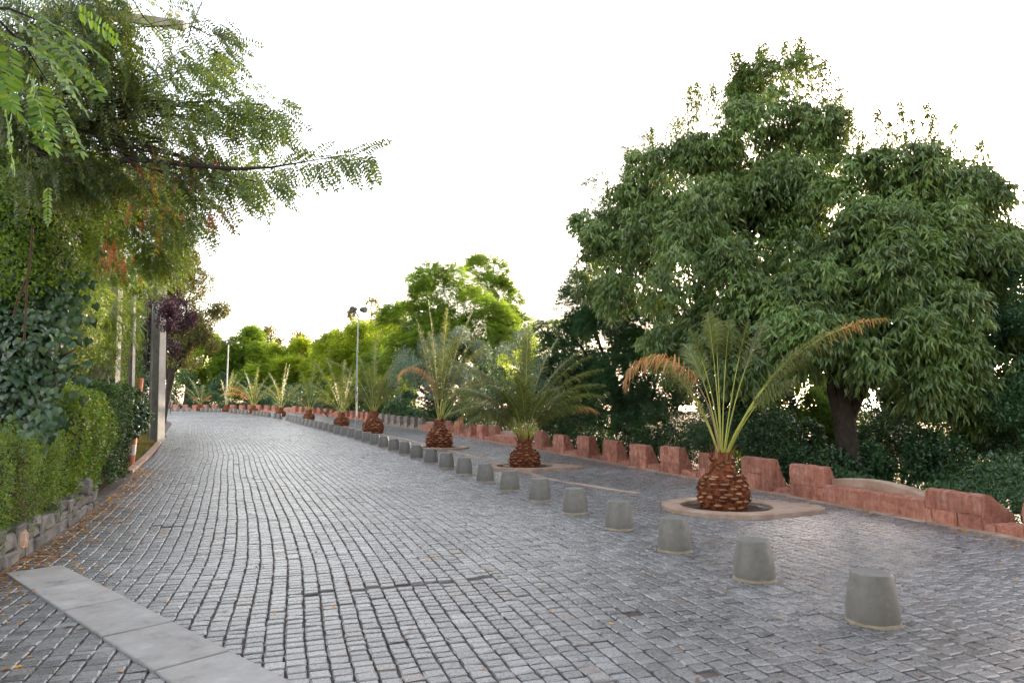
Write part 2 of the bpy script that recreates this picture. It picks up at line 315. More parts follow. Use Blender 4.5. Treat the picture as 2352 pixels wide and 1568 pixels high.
def setts():
    g = rng(5); mb = MB(); cw = .1345; ts = np.arange(TL, TW - .02, cw)
    S, T, LS, W_ = [], [], [], []
    for k, t in enumerate(ts):
        L = g.uniform(.084, .128, 1100); s = -9 + g.uniform(0, .1) + np.r_[0, np.cumsum(L)[:-1]]
        k2 = s < SEND - .3; S.append(s[k2] + L[k2] / 2); LS.append(L[k2]); T.append(np.full(k2.sum(), t + cw / 2)); W_.append(np.full(k2.sum(), cw))
    S, T, LS, W_ = map(np.concatenate, (S, T, LS, W_))
    x, y = sp(S, T + wig(S, T)); keep = ~in_slab(x, y) & (T + wig(S, T) > TL + .02) & (y > -3.5)
    for P in PALM_POS[:3]: keep &= ((x - P[0]) ** 2 + (y - P[1]) ** 2 > .72 ** 2)
    # a gap row: sunken transverse joint in the middle foreground
    crack = (np.abs(S - (2.35 + .05 * T)) < .05) & (T > -4.1) & (T < -2.2)
    keep &= ~crack
    keep &= g.random(len(S)) > .002
    S, T, LS, W_ = S[keep], T[keep], LS[keep], W_[keep]; n = len(S)
    gapt = g.uniform(.004, .010, n); gaps = g.uniform(.003, .007, n)
    a = LS / 2 - gaps / 2; b = W_ / 2 - gapt / 2; bev = np.minimum(.012, .3 * a)
    zt = g.normal(0, .0020, n) + .004; tx = g.normal(0, .014, n); ty = g.normal(0, .014, n)
    C = np.array([(-1, -1), (1, -1), (1, 1), (-1, 1)], float)
    rot = g.normal(0, .03, n)
    out = []
    for lvl in range(3):
        ins = [0, .004, 1][lvl]
        for c in range(4):
            jx = g.normal(0, .0035, n); jy = g.normal(0, .0035, n)
            u = C[c, 0] * (a - (bev if lvl == 2 else ins)) + jx; v = C[c, 1] * (b - (bev if lvl == 2 else ins)) + jy
            u2 = u - rot * v; v2 = v + rot * u
            s_ = S + u2; t_ = T + v2 + wig(s_, T)
            X, Yy = sp(s_, t_); z = gz(Yy) + zt + ([-.03, -.006, 0][lvl]) + (tx * u2 + ty * v2 if lvl else 0)
            out.append(np.stack([X, Yy, z], -1))
    V = np.stack(out, 1)                              # n,12,3
    q = [[8, 9, 10, 11]] + [[4 + i, 4 + (i + 1) % 4, 8 + (i + 1) % 4, 8 + i] for i in range(4)] + [[i, (i + 1) % 4, 4 + (i + 1) % 4, 4 + i] for i in range(4)]
    q = np.array(q)[:, ::-1]
    Fc = (np.arange(n)[:, None, None] * 12 + q[None]).reshape(-1, 4)
    mb.add(V.reshape(-1, 3), Fc); return tag(mb.build('road', M['sett']), kind='structure')
setts()
# concrete slab strip
def slabs():
    g = rng(3); a = on_ground(78, 1309)[:2]; b = on_ground(525, 1568)[:2]; d = (b - a) / np.linalg.norm(b - a); nrml = np.array([-d[1], d[0]]); mb = MB()
    u = 0.0
    while u < 8:
        L = .93; c = a + d * (u + L / 2); ang = .10 * 0; ax = np.array([[d[0], d[1], 0], [nrml[0], nrml[1], 0], [0, 0, 1.]])
        box(mb, (c[0], c[1], gz(c[1]) - .014 + g.uniform(0, .004)), (L / 2 - .010, .238, .032), ax, 0, .002, g, .006); u += L
    return tag(mb.build('path_slabs', M['slab']), kind='structure')
slabs()
# pale kerb line flush in the promenade, and left kerb
def ribbon(pts, w_, h, name, mat, seg=.6, z=0.0, seed=1):
    g = rng(seed); pts = np.array(pts, float); d = np.r_[0, np.cumsum(np.linalg.norm(np.diff(pts, axis=0), axis=1))]; mb = MB(); u = 0
    while u < d[-1] - seg:
        A = [np.interp(u + e, d, pts[:, 0]) for e in (0, seg)]; Bc = [np.interp(u + e, d, pts[:, 1]) for e in (0, seg)]
        p0, p1 = sp3(A[0], Bc[0]), sp3(A[1], Bc[1]); c = (p0 + p1) / 2; ax0 = nrm(p1 - p0); ax1 = nrm(np.cross([0, 0, 1], ax0)); ax2 = np.cross(ax0, ax1)
        box(mb, c + [0, 0, z + g.uniform(-.002, .002)], (np.linalg.norm(p1 - p0) / 2 - .003, w_ / 2, h), np.array([ax0, ax1, ax2]), 0, .003, g, .008); u += seg
    return tag(mb.build(name, mat), kind='structure')
ribbon([(7.0, 2.0), (9.5, 1.35), (13, 1.6), (34, 1.7), (60, 1.7)], .15, .03, 'pavement_kerb', M['sandstone'], .55, -.014)
ribbon([(14.2, TL - .1), (31, TL - .1)], .16, .09, 'kerb', M['sandstone'], .7, -.02, 4)

# ------------------------------------------------------------------ bollards
BN = 34
def bollard_mesh():
    mb = MB()
    prof = [(.183, -.04), (.183, .01), (.188, .03), (.187, .09), (.182, .16), (.172, .23), (.159, .30), (.146, .355), (.1435, .3655), (.141, .3695), (.1405, .370)]
    lathe(mb, prof, (0, 0, 0), 48); lathe(mb, [(.1405, .370), (.134, .3725), (.05, .371)], (0, 0, 0), 48, 0, False); return mb.build('bollard', M['concrete'])
def collar_mesh(g):
    mb = MB(); a = np.linspace(0, 2 * math.pi, 40, endpoint=False); r0 = .186 + 0 * a; r1 = .202 + g.uniform(-.010, .010, 40)
    V = np.r_[np.c_[r0 * np.cos(a), r0 * np.sin(a), .028 + g.uniform(-.006, .006, 40)], np.c_[r1 * np.cos(a), r1 * np.sin(a), .0 * a + .001]]
    j = np.arange(40); mb.add(V, np.stack([j, j + 40, (j + 1) % 40 + 40, (j + 1) % 40], -1), 0, True); return mb.build('mortar_collar', M['mortar'])
ORD = ['nearest', 'second', 'third', 'fourth', 'fifth', 'sixth', 'seventh', 'eighth', 'ninth', 'tenth', 'eleventh', 'twelfth', 'thirteenth', 'fourteenth', 'fifteenth',
       'sixteenth', 'seventeenth', 'eighteenth', 'nineteenth', 'twentieth']
def bollards():
    g = rng(8); b0 = bollard_mesh(); c0 = collar_mesh(g); c0.parent = b0; first = True
    ss = [i * 1.38 for i in range(33)] + [46.9, 48.3, 50.6, 51.5, 52.4, 53.3, 54.2, 56.2, 57.1, 58, 58.9, 59.8, 62.2, 63, 63.8, 64.6, 65.4, 67.6, 68.5, 69.4, 70.3, 73.2, 75, 78, 80.5]
    for i, s in enumerate(ss):
        p = sp3(s, 0.0); p[0] += g.uniform(-.01, .01)
        if first: b, c, first = b0, c0, False
        else:
            b = b0.copy(); sc.collection.objects.link(b); c = c0.copy(); sc.collection.objects.link(c); c.parent = b
        b.location = p; b.rotation_euler = (g.normal(0, .008), g.normal(0, .008), g.uniform(0, 6.28))
        if i < 20:
            lb = 'tapered grey concrete bollard, %s along the row from the camera' % ORD[i]
        elif i < 33: lb = 'small grey bollard in the tightly overlapping stretch of the row beyond the twentieth'
        elif i < 50: lb = 'tiny pale bollard in one of the short clusters far along the bend'
        else: lb = 'tiny pale bollard at the farthest left end of the row near the concrete pole'
        tag(b, lb, 'bollard', 'concrete bollards along the edge of the road')
bollards()

# ------------------------------------------------------------------ red stone parapet
def merlon(mb, s0, s1, prof, mat, g, jit=.008, nlen=4, z=0.0):
    """prof: closed list of (t offset from wall face, height)"""
    prof = np.array(prof, float); P = []
    for a in range(len(prof)):
        q0, q1 = prof[a], prof[(a + 1) % len(prof)]; k = max(1, int(np.linalg.norm(q1 - q0) / .07))
        for e in range(k): P.append(q0 + (q1 - q0) * e / k)
    P = np.array(P); m = len(P); ss = np.linspace(s0, s1, nlen + 1); V = []
    smid = (s0 + s1) / 2
    for s in ss:
        pt = sp3(np.full(m, s), TW + P[:, 0]); base = gz(sp(smid, TW)[1]) * .4 + gz(sp(s, TW)[1]) * .6
        pt[:, 2] = base + P[:, 1] + z; V.append(pt + g.normal(0, jit, (m, 3)))
    V = np.array(V).reshape(-1, 3); i = np.arange(nlen)[:, None] * m; j = np.arange(m)[None]; j2 = (j + 1) % m
    mb.add(V, np.stack([i + j, i + j2, i + m + j2, i + m + j], -1).reshape(-1, 4), mat)
    mb.add(V[:m], [list(range(m))[::-1]], mat); mb.add(V[-m:], [list(range(m))], mat)
def parapet():
    g = rng(21); p0 = sp3(0, TW)
    root = empty('stone_parapet', p0, 'long crenellated red stone parapet edging the right side of the paved terrace', 'wall')
    px = lambda x: s_at_px(x, TW)
    mer = [(2352 - 26, 2420), (2107, 2232), (1805, 1880), (1697, 1762), (1600, 1640), (1513, 1556), (1443, 1481), (1383, 1414), (1325, 1352), (1270, 1294), (1226, 1244), (1186, 1202)]
    M_ = []
    for a, b in mer: M_.append((px(b) if b < 2400 else px(a) - .9, px(a)))
    bench = [(px(2107), px(1880)), (M_[-1][1], M_[-1][1] + 1.9)]
    s = bench[-1][1]; sec = 0
    grey0, grey1 = s_at_px(1015, TW), s_at_px(872, TW)
    items = []
    while s < SEND - 3:
        for k in range(6):
            items.append((s + .0, s + .62)); s += 1.28
        bench.append((s - .62, s + 1.2)); items.append((s + 1.2, s + 1.82)); s += 2.5
    for s0_ in (M_[0][0] - 1.35, M_[0][0] - 2.7, M_[0][0] - 4.05): M_.append((s0_, s0_ + .75))
    allm = M_ + items
    P1 = lambda h: [(0, -.1), (0, .03), (.02, h * .5), (.01, h), (.14, h + .02), (.22, h), (.56, .16), (.60, .10), (.60, -.1)]
    # continuous low course, in blocks
    mb = MB(); s = -7.0
    while s < SEND - 2:
        L = g.uniform(.55, .9); gm = 1 if grey0 - .4 < s < grey1 else 0
        h = .11 + g.uniform(-.012, .02)
        merlon(mb, s, s + L - .012, [(.035, -.1), (.03, h), (.30, h + .01), (.42, h - .01), (.42, -.1)], gm, g, .007, 3); s += L
    # projecting footing course
    s = -7.0
    while s < SEND - 2:
        L = g.uniform(.35, .6); merlon(mb, s, s + L - .01, [(-.16, -.08), (-.15, .012), (.034, .02), (.034, -.08)], 2, g, .006, 1); s += L
    mb.build('low_course', [M['redstone'], M['greystone'], M['sandstone']], root)
    g2 = rng(4)
    near = sorted(allm)[:95]; mer2s = px(1900)
    for a, b in near:
        m = MB(); h = (.45 if a < near[4][1] + .1 and a < mer2s else .57) + g2.uniform(-.025, .03); gm = 1 if grey0 - .4 < a < grey1 else 0
        hs = h * g2.uniform(.40, .52); k = (a + b) / 2 + g2.uniform(-.12, .12); dpt = .60 if a < mer2s else .36
        merlon(m, a, b, [(.008, -.08), (.0, .03), (.0, h * .45), (.004, h - .012), (.012, h), (.12, h + .015), (.16, h), (dpt - .03, .20), (dpt, .14), (dpt, -.1)], gm, g2, .006, 8)
        # roughly dressed face stones, proud of the body
        xs = [a - .004]; 
        while xs[-1] < b - .32: xs.append(xs[-1] + g2.uniform(.2, .42))
        xs.append(b + .004)
        for q0, q1 in zip(xs[:-1], xs[1:]): merlon(m, q0 + .005, q1 - .005, [(-.022, -.02), (-.028, hs * .5), (-.022, hs - .008), (.03, hs - .008), (.03, -.02)], gm, g2, .007, 3)
        xs = [a - .004, b + .004] if g2.random() < .5 else [a - .004, k, b + .004]
        for q0, q1 in zip(xs[:-1], xs[1:]): merlon(m, q0 + .004, q1 - .004, [(-.014, hs + .006), (-.020, (hs + h) / 2), (-.012, h - .012), (.02, h + .006), (.04, hs)], gm, g2, .006, 5)
        m.build('merlon', [M['redstone'], M['greystone']], root)
    for k, (a, b) in enumerate(bench[:6]):
        m = MB(); merlon(m, a + .01, b - .01, [(-.03, -.05), (-.03, .27), (.03, .30), (.16, .30), (.16, -.05)], 0, g2, .006, 6); m.build('bench_panel', [M['redstone']], root)
        m = MB(); ss = np.linspace(a + .12, b + .02, 14); top = .30 + .15 * np.sin(np.linspace(.12, math.pi * .86, 14)) ** .8
        V = []
        for s_, t_ in zip(ss, top):
            for tt, zz in ((.17, .1), (.17, t_ - .02), (.2, t_), (.38, t_ - .01), (.42, t_ - .05), (.42, .1)):
                q = sp3(s_, TW + tt); V.append((q[0], q[1], q[2] + zz))
        i = np.arange(13)[:, None] * 6; j = np.arange(6)[None]; j2 = (j + 1) % 6
        m.add(V, np.stack([i + j, i + j2, i + 6 + j2, i + 6 + j], -1).reshape(-1, 4)); m.add(V[:6], [[5, 4, 3, 2, 1, 0]]); m.add(V[-6:], [[0, 1, 2, 3, 4, 5]])
        m.build('bench_back', [M['sandstone']], root)
    # step at the near right end
    return root
parapet()

# ------------------------------------------------------------------ palms
def planter(P, name_lb, ext, R0=.98, seed=0):
    g = rng(seed); mb = MB(); n = 56; a = np.linspace(0, 2 * math.pi, n, endpoint=False)
    hd = math.atan2(-.35, 1.0) if ext else 0
    ro = R0 * (1 + ext * np.exp(-((np.angle(np.exp(1j * (a - (-.12)))) / .42) ** 2))) + g.uniform(-.008, .008, n)
    ri = np.full(n, .70) + g.uniform(-.01, .01, n)
    rings = [(ro, -.02), (ro, .048), (ro - .025, .058), (ri + .02, .055), (ri, .045), (ri, -.05)]
    V = []
    for r, z in rings: V.append(np.c_[r * np.cos(a), r * np.sin(a), z + g.normal(0, .002, n)])
    V = np.concatenate(V); i = np.arange(len(rings) - 1)[:, None] * n; j = np.arange(n)[None]; j2 = (j + 1) % n
    mb.add(V, np.stack([i + j, i + n + j, i + n + j2, i + j2], -1)[..., ::-1].reshape(-1, 4), 0, False)
    r_ = empty('palm_planter', P, name_lb, 'planter', 'stone planter rings')
    o = mb.build('stone_rim', M['sandstone'], r_, (0, 0, 0)); o.location = (0, 0, 0)
    m2 = MB(); aa = np.linspace(0, 2 * math.pi, 24, endpoint=False)
    V = [np.array([0, 0, .02])]; 
    for rr in (.25, .5, .74):
        V += list(np.c_[rr * np.cos(aa), rr * np.sin(aa), g.uniform(-.02, .02, 24)])
    Fc = [[0, 1 + k, 1 + (k + 1) % 24] for k in range(24)]; Q = [[1 + l * 24 + k, 25 + l * 24 + k, 25 + l * 24 + (k + 1) % 24, 1 + l * 24 + (k + 1) % 24] for l in range(2) for k in range(24)]
    m2.add(V, Fc); m2.v.append(np.zeros((0, 3))); m2.f.append(np.array(Q) + m2.n - len(V)); m2.m.append(np.zeros(48, int)); m2.sm.append(np.zeros(48, bool))
    o = m2.build('soil', M['soil'], r_, (0, 0, 0)); o.location = (0, 0, 0)
def bulb(root, R0, H, seed, rn=.17):
    g = rng(seed); mb = MB()
    hh = np.array([-.06, 0, .08, .22, .38, .50, .60, .72, 1.0, 1.10]) * H
    rr = np.array([.80, .88, .96, 1.0, .97, .88, .72, .48, rn / R0, rn * .9 / R0]) * R0 * .93
    lathe(mb, np.c_[rr, hh], (0, 0, 0), 28, 0)
    rf = lambda z: np.interp(z, hh, rr)
    nrow = int(12 * H / .72 * .4 / R0 + .5); k = 0
    for r_i in range(nrow):
        z = H * (.02 + .92 * (r_i / (nrow - 1)) ** .92); r = rf(z); nn = max(7, int(2 * math.pi * r / (.175 * R0 / .4)))
        for c in range(nn):
            a = 2 * math.pi * (c + .5 * (r_i % 2)) / nn + g.normal(0, .05); zz = z + g.normal(0, .013)
            out = np.array([math.cos(a), math.sin(a), 0]); tan = np.array([-math.sin(a), math.cos(a), 0]); up = np.array([0, 0, 1.])
            sl = (rf(z + .03) - rf(z - .03)) / .06; dirn = nrm(out * 1.0 + up * (1.0 - .3 * sl)); 
            wd = .086 * R0 / .4 * g.uniform(.85, 1.15) * (1 if r > .25 else .75); ln = .055 * g.uniform(.8, 1.3) * (1 if r > .25 else .5); th = .040 * R0 / .4
            b0 = out * (r - .02) + up * zz; tip = b0 + dirn * (ln + .02)
            nn_ = nrm(np.cross(tan, dirn))
            V = []
            for cen, w2, t2 in ((b0, wd, th), (tip, wd * .80, th * .62)):
                for aa, bb in ((-1, -.15), (-.45, -.9), (.45, -.9), (1, -.15), (.5, .8), (-.5, .8)):
                    V.append(cen + tan * w2 * aa + nn_ * t2 * bb + g.normal(0, .003, 3))
            mb.add(V, [[i, (i + 1) % 6, 6 + (i + 1) % 6, 6 + i] for i in range(6)], 0)
            V2 = np.array(V)[6:]; ctr = V2.mean(0) + dirn * -.004
            mb.add(np.r_[V2, [ctr]], [[i, (i + 1) % 6, 6] for i in range(6)], 1 if g.random() < .58 else 0)
    # dry sheaths and fibres round the neck
    for c in range(26):
        a = g.uniform(0, 6.28); out = np.array([math.cos(a), math.sin(a), 0]); p0 = out * rn * .9 + [0, 0, H * g.uniform(.85, 1.02)]
        L = g.uniform(.12, .32); lean = g.uniform(.1, .7); p1 = p0 + out * L * lean + [0, 0, L * (1 - .4 * lean)]; tan = np.array([-math.sin(a), math.cos(a), 0])
        mb.add([p0 - tan * .028, p0 + tan * .028, p1 + tan * .008, p1 - tan * .008, p0 - tan * .02 - out * .015, p0 + tan * .02 - out * .015], [[0, 1, 2, 3], [5, 4, 3, 2]], 1 if g.random() < .5 else 0)
    for c in range(60):                               # loose fibres on the bulb
        a = g.uniform(0, 6.28); z = H * g.uniform(.2, 1.0); P = []
        for q in range(4):
            r = rf(z) + .05 + g.uniform(0, .03); P.append((r * math.cos(a), r * math.sin(a), z)); a += g.normal(0, .08); z -= g.uniform(.0, .06)
        tube(mb, P, .0035, 3, 1, False)
    o = mb.build('trunk', [M['boot'], M['boot_cut']], root, (0, 0, 0)); o.location = (0, 0, 0)
def frond(root, base, az, th0, th1, L, g, mat=0, lf=.44, npair=46, start=.22, drop=.65, bw=.014, tip_dead=False, name='frond', label=None, ex=1.25):
    """az: compass of the arch (0 = picture right, 90 = away), th: angle from vertical at base and tip"""
    mb = MB(); n = 16; u = np.linspace(0, 1, n); th = R(th0) + (R(th1) - R(th0)) * u ** ex; azv = R(az) + g.normal(0, .12) * u
    D = np.stack([np.sin(th) * np.cos(azv), np.sin(th) * np.sin(azv), np.cos(th)], -1)
    P = np.asarray(base) + np.r_[[[0, 0, 0]], np.cumsum((D[1:] + D[:-1]) / 2 * (L / (n - 1)), axis=0)]
    tube(mb, P, bw * (1.05 - u * .85), 5, 3 if mat != 1 else 4)
    uu = np.linspace(start, .995, npair); pp = np.stack([np.interp(uu, u, P[:, i]) for i in range(3)], -1); dd = nrm(np.stack([np.interp(uu, u, D[:, i]) for i in range(3)], -1))
    up = np.array([0, 0, 1.]); side = nrm(np.cross(dd, up) + 1e-6); nor = nrm(np.cross(side, dd))
    env = np.sin(np.clip((uu - start) / (1 - start), 0, 1) ** .7 * math.pi * .86 + .30) ** .7
    for sg in (-1, 1):
        nl = npair; l = lf * env * g.uniform(.8, 1.1, nl)
        fw = g.normal(1.05, .16, nl)[:, None] + .6 * (uu[:, None] - .3); vup = g.normal(.25, .38, nl)[:, None]
        d0 = nrm(side * sg + dd * fw + nor * vup); 
        dr = drop * g.uniform(.5, 1.6, nl)[:, None]
        d1 = nrm(d0 - up * dr); d2 = nrm(d1 - up * dr * 1.4)
        p0 = pp; p1 = p0 + d0 * l[:, None] * .4; p2 = p1 + d1 * l[:, None] * .35; p3 = p2 + d2 * l[:, None] * .25
        wv = nrm(np.cross(d0, nor)) * (.0065 * lf / .44 + .0022)
        V = np.stack([p0 - wv * .5, p0 + wv * .5, p1 - wv, p1 + wv, p2 - wv * .7, p2 + wv * .7, p3], 1).reshape(-1, 3)
        b_ = np.arange(nl)[:, None] * 7
        mm = np.full(nl, mat)
        if tip_dead: mm = np.where(uu + g.normal(0, .06, nl) > .72, 1, mat)
        for m_ in np.unique(mm):
            k = np.where(mm == m_)[0]; bb = k[:, None] * 7
            Vk = V.reshape(nl, 7, 3)[k].reshape(-1, 3); bb = np.arange(len(k))[:, None] * 7
            mb.add(Vk, np.concatenate([bb + [0, 1, 3, 2], bb + [2, 3, 5, 4]]), int(m_))
            mb.v.append(np.zeros((0, 3))); mb.f.append(bb + [4, 5, 6] + mb.n - len(Vk)); mb.m.append(np.full(len(k), int(m_))); mb.sm.append(np.zeros(len(k), bool))
    o = mb.build(name, [M['palm'], M['palm_dead'], M['palm_tan'], M['rachis'], M['rachis_dead']], root, (0, 0, 0)); o.location = (0, 0, 0)
    if label: o['label'] = label
    return o
def palm(i, label, R0, H, fr, seed, npair=46):
    P = PALM_POS[i]; root = empty('palm_tree', P, label, 'palm', 'young palms planted along the promenade'); g = rng(seed)
    bulb(root, R0, H, seed)
    for f in fr:
        az, t0, t1, L = f[:4]; kw = f[4] if len(f) > 4 else {}
        if i >= 4: kw = {**kw, 'lf': .54}
        b = np.array([.09 * math.cos(R(az)) * (t0 / 30), .09 * math.sin(R(az)) * (t0 / 30), H * 1.02])
        frond(root, b, az, t0, t1, L, g, **{'npair': npair, **kw})
    return root
dead = dict(mat=1, drop=.9, name='dry_frond', label='dry orange brown frond'); tan = dict(mat=2, drop=.7); td = dict(tip_dead=True)
palm(0, 'nearest palm with fat cut bulb trunk, upright yellow stems and one dry orange frond', .40, .80, [
    (186, 9, 182, 2.8, dict(mat=1, drop=1.7, ex=2.3, name='dry_frond', label='dry orange brown frond arching left', start=.42, lf=.5)),
    (185, 16, 52, 1.7, dict(start=.35, drop=1.2, mat=2, lf=.3)),
    (150, 4, 22, 2.1, dict(start=.72, lf=.32)), (30, 3, 12, 2.2, dict(start=.72, lf=.32)), (80, 6, 10, 2.25, dict(start=.72, lf=.32)), (200, 2, 8, 2.3, dict(start=.72, lf=.32)), (350, 8, 16, 2.2, dict(start=.72, lf=.32)),
    (10, 12, 30, 2.3, dict(start=.62, lf=.34)), (95, 18, 45, 2.2, dict(start=.6)), (350, 22, 58, 2.5, dict(start=.5, drop=1.1, lf=.36)), (8, 27, 62, 2.2, dict(start=.5, drop=1.2, lf=.36)),
     (2, 24, 84, 3.7, dict(start=.4, tip_dead=True, lf=.5, drop=1.0, mat=2)), (130, 16, 60, 2.0, dict(start=.6)), (320, 20, 75, 1.7, dict(start=.55, drop=1.2))], 101, 76)
palm(1, 'second palm from the right with wide feathery crown and yellow tipped drooping left frond', .38, .64, [
    (182, 25, 150, 2.18, dict(tip_dead=True, drop=.8)), (175, 18, 112, 2.47, dict(drop=.6)), (205, 28, 140, 1.90, dict(drop=.8, mat=2)), (160, 11, 80, 2.56, {}), (190, 8, 50, 2.56, {}),
    (90, 3, 15, 2.75, {}), (60, 2, 8, 2.85, {}), (20, 6, 35, 2.75, {}), (5, 13, 68, 2.75, {}), (355, 20, 98, 2.56, {}), (340, 28, 118, 2.09, td), (30, 22, 95, 2.28, {}), (120, 18, 85, 2.18, {}),
    (270, 11, 70, 2.09, {}), (240, 17, 85, 2.09, {}), (300, 18, 90, 2.09, {}), (210, 13, 75, 2.38, {}), (0, 28, 75, 1.71, dict(drop=1)), (150, 25, 110, 2.09, {}), (178, 23, 100, 2.56, {}), (185, 34, 120, 2.18, {}), (0, 17, 85, 2.75, {}), (350, 25, 105, 2.38, {}), (172, 15, 70, 2.66, {}), (8, 10, 60, 2.75, {}), (200, 32, 100, 1.80, {}), (345, 34, 95, 1.80, {})], 102, 112)
palm(2, 'tall narrow palm with near vertical fronds and dry hanging tips, third from the right', .45, .86, [
    (180, 4, 8, 4.1, dict(lf=.34)), (60, 3, 10, 3.9, {}), (10, 8, 26, 3.9, dict(lf=.4)), (0, 14, 34, 3.7, {}), (350, 10, 60, 3.2, dict(mat=2, drop=.9)), (185, 6, 22, 3.5, {}), (340, 16, 110, 2.7, dict(mat=2, drop=.9)),
    (200, 5, 180, 2.9, dict(mat=1, drop=1.4, ex=2.6, name='dry_frond', label='dry frond hanging against the stems')), (15, 24, 95, 2.6, {}), (358, 34, 70, 2.3, {}), (300, 8, 40, 3.0, {}), (120, 8, 30, 3.3, {}), (188, 11, 16, 3.2, dict(start=.4)), (20, 30, 130, 2.2, td)], 103, 105)
palm(3, 'palm with large rust coloured bulb right of the tall lamp post, arching left frond', .48, .92, [
    (180, 14, 82, 3.6, dict(lf=.42)), (100, 3, 8, 3.6, {}), (170, 8, 28, 3.0, {}), (10, 8, 42, 2.9, {}), (0, 18, 60, 2.6, {}), (350, 28, 80, 2.0, {}), (190, 26, 70, 1.9, {}), (270, 10, 40, 2.4, {}), (60, 14, 60, 2.6, {}),
    (0, 26, 40, 1.3, dict(mat=2)), (180, 24, 40, 1.2, dict(mat=2)), (330, 14, 26, 1.6, dict(mat=2))], 104, 82)
palm(4, 'palm with forked upright blue green fronds left of the tall lamp post', .42, .68, [
    (180, 18, 40, 3.3, {}), (170, 10, 26, 3.2, {}), (10, 12, 26, 3.0, {}), (0, 20, 42, 3.0, {}), (350, 8, 16, 2.8, {}), (200, 28, 70, 2.4, {}), (340, 30, 70, 2.2, {}), (90, 4, 12, 3.0, {}), (280, 16, 60, 2.2, {}), (188, 36, 90, 1.6, tan)], 105, 75)
palm(5, 'thin palm with one tall stem and a pale broken frond, between lamp posts', .38, .62, [
    (60, 3, 14, 3.4, {}), (10, 10, 26, 3.2, {}), (0, 20, 110, 2.6, dict(mat=2, drop=1)), (180, 18, 80, 2.4, {}), (190, 30, 95, 2.0, {}), (350, 28, 85, 2.2, {}), (270, 12, 50, 2.2, {}), (150, 8, 30, 2.8, {})], 106, 63)
palm(6, 'palm with upright pale frond and arching silvery left frond in the far row', .38, .6, [
    (180, 14, 100, 3.3, {}), (185, 22, 110, 2.8, {}), (20, 3, 8, 3.6, {}), (0, 6, 14, 3.4, {}), (170, 8, 40, 3.0, {}), (350, 22, 60, 2.4, {}), (340, 32, 80, 2.0, {}), (260, 12, 60, 2.2, {})], 107, 60)
palm(7, 'wide bushy palm with orange dry fronds in the far row', .38, .6, [
    (180, 24, 110, 3.4, dict(mat=1, drop=.7, name='dry_frond', label='dry orange frond')), (188, 32, 120, 3.0, dict(mat=1, drop=.7, name='dry_frond', label='dry orange frond')), (175, 16, 80, 3.4, {}), (170, 8, 30, 3.2, {}), (60, 3, 10, 3.4, {}), (10, 12, 40, 3.2, {}),
    (0, 22, 80, 3.0, {}), (350, 32, 100, 2.8, {}), (270, 16, 60, 2.4, {}), (300, 20, 70, 2.4, {}), (220, 18, 80, 2.6, tan), (5, 26, 60, 2.6, {})], 108, 60)
palm(8, 'small palm with upright yellow green fronds beside the slim far lamp post', .37, .58, [
    (20, 4, 14, 3.3, {}), (0, 10, 26, 3.2, {}), (10, 16, 40, 3.0, {}), (350, 22, 60, 2.4, {}), (180, 8, 20, 2.4, {}), (60, 6, 20, 3.0, {})], 109, 55)
palm(9, 'farthest palm, stubby with low spreading fronds left of the slim far lamp post', .37, .58, [
    (180, 24, 80, 3.0, {}), (185, 34, 95, 3.2, {}), (170, 12, 50, 3.2, {}), (0, 30, 60, 1.2, dict(mat=1)), (180, 30, 60, 1.1, dict(mat=1)), (0, 14, 60, 1.6, {}), (90, 8, 30, 2.0, {})], 110, 52)
planter(PALM_POS[0] + [.04, 0, 0], 'round sandstone planter rim with pointed right end round the nearest palm', .50, 1.0, 1)
planter(PALM_POS[1], 'sandstone planter rim round the wide feathery palm, second from the right', .45, 1.0, 2)
planter(PALM_POS[2], 'sandstone planter rim round the tall narrow palm, third from the right', .1, .92, 3)

# ------------------------------------------------------------------ foliage engine
def kite(P, D, Nn, L, W, mb, mat=0, bend=.12):
    """leaves: base P, direction D, normal Nn; folded two-triangle kites or six-point ovals"""
    D = nrm(D); S_ = nrm(np.cross(D, Nn)); Nn = np.cross(S_, D); L = L[:, None]; W = W[:, None]
    mid = P + D * L * .45 + Nn * L * bend
    a = P + D * L * .42 + S_ * W * .5 + Nn * L * bend * .2; b = P + D * L * .42 - S_ * W * .5 + Nn * L * bend * .2; t = P + D * L
    V = np.stack([P, a, t, b], 1); n = len(P); i = np.arange(n)[:, None] * 4
    mb.add(V.reshape(-1, 3), np.concatenate([i + [0, 1, 2], i + [0, 2, 3]]), mat)
def oval(P, D, Nn, L, W, mb, mat=0):
    D = nrm(D); S_ = nrm(np.cross(D, Nn)); Nn = np.cross(S_, D); L = L[:, None]; W = W[:, None]
    V = np.stack([P, P + D * L * .28 + S_ * W * .46, P + D * L * .70 + S_ * W * .42, P + D * L - Nn * L * .06, P + D * L * .70 - S_ * W * .42, P + D * L * .28 - S_ * W * .46], 1)
    n = len(P); i = np.arange(n)[:, None] * 6
    mb.add(V.reshape(-1, 3), i + [0, 1, 2, 3, 4, 5], mat)
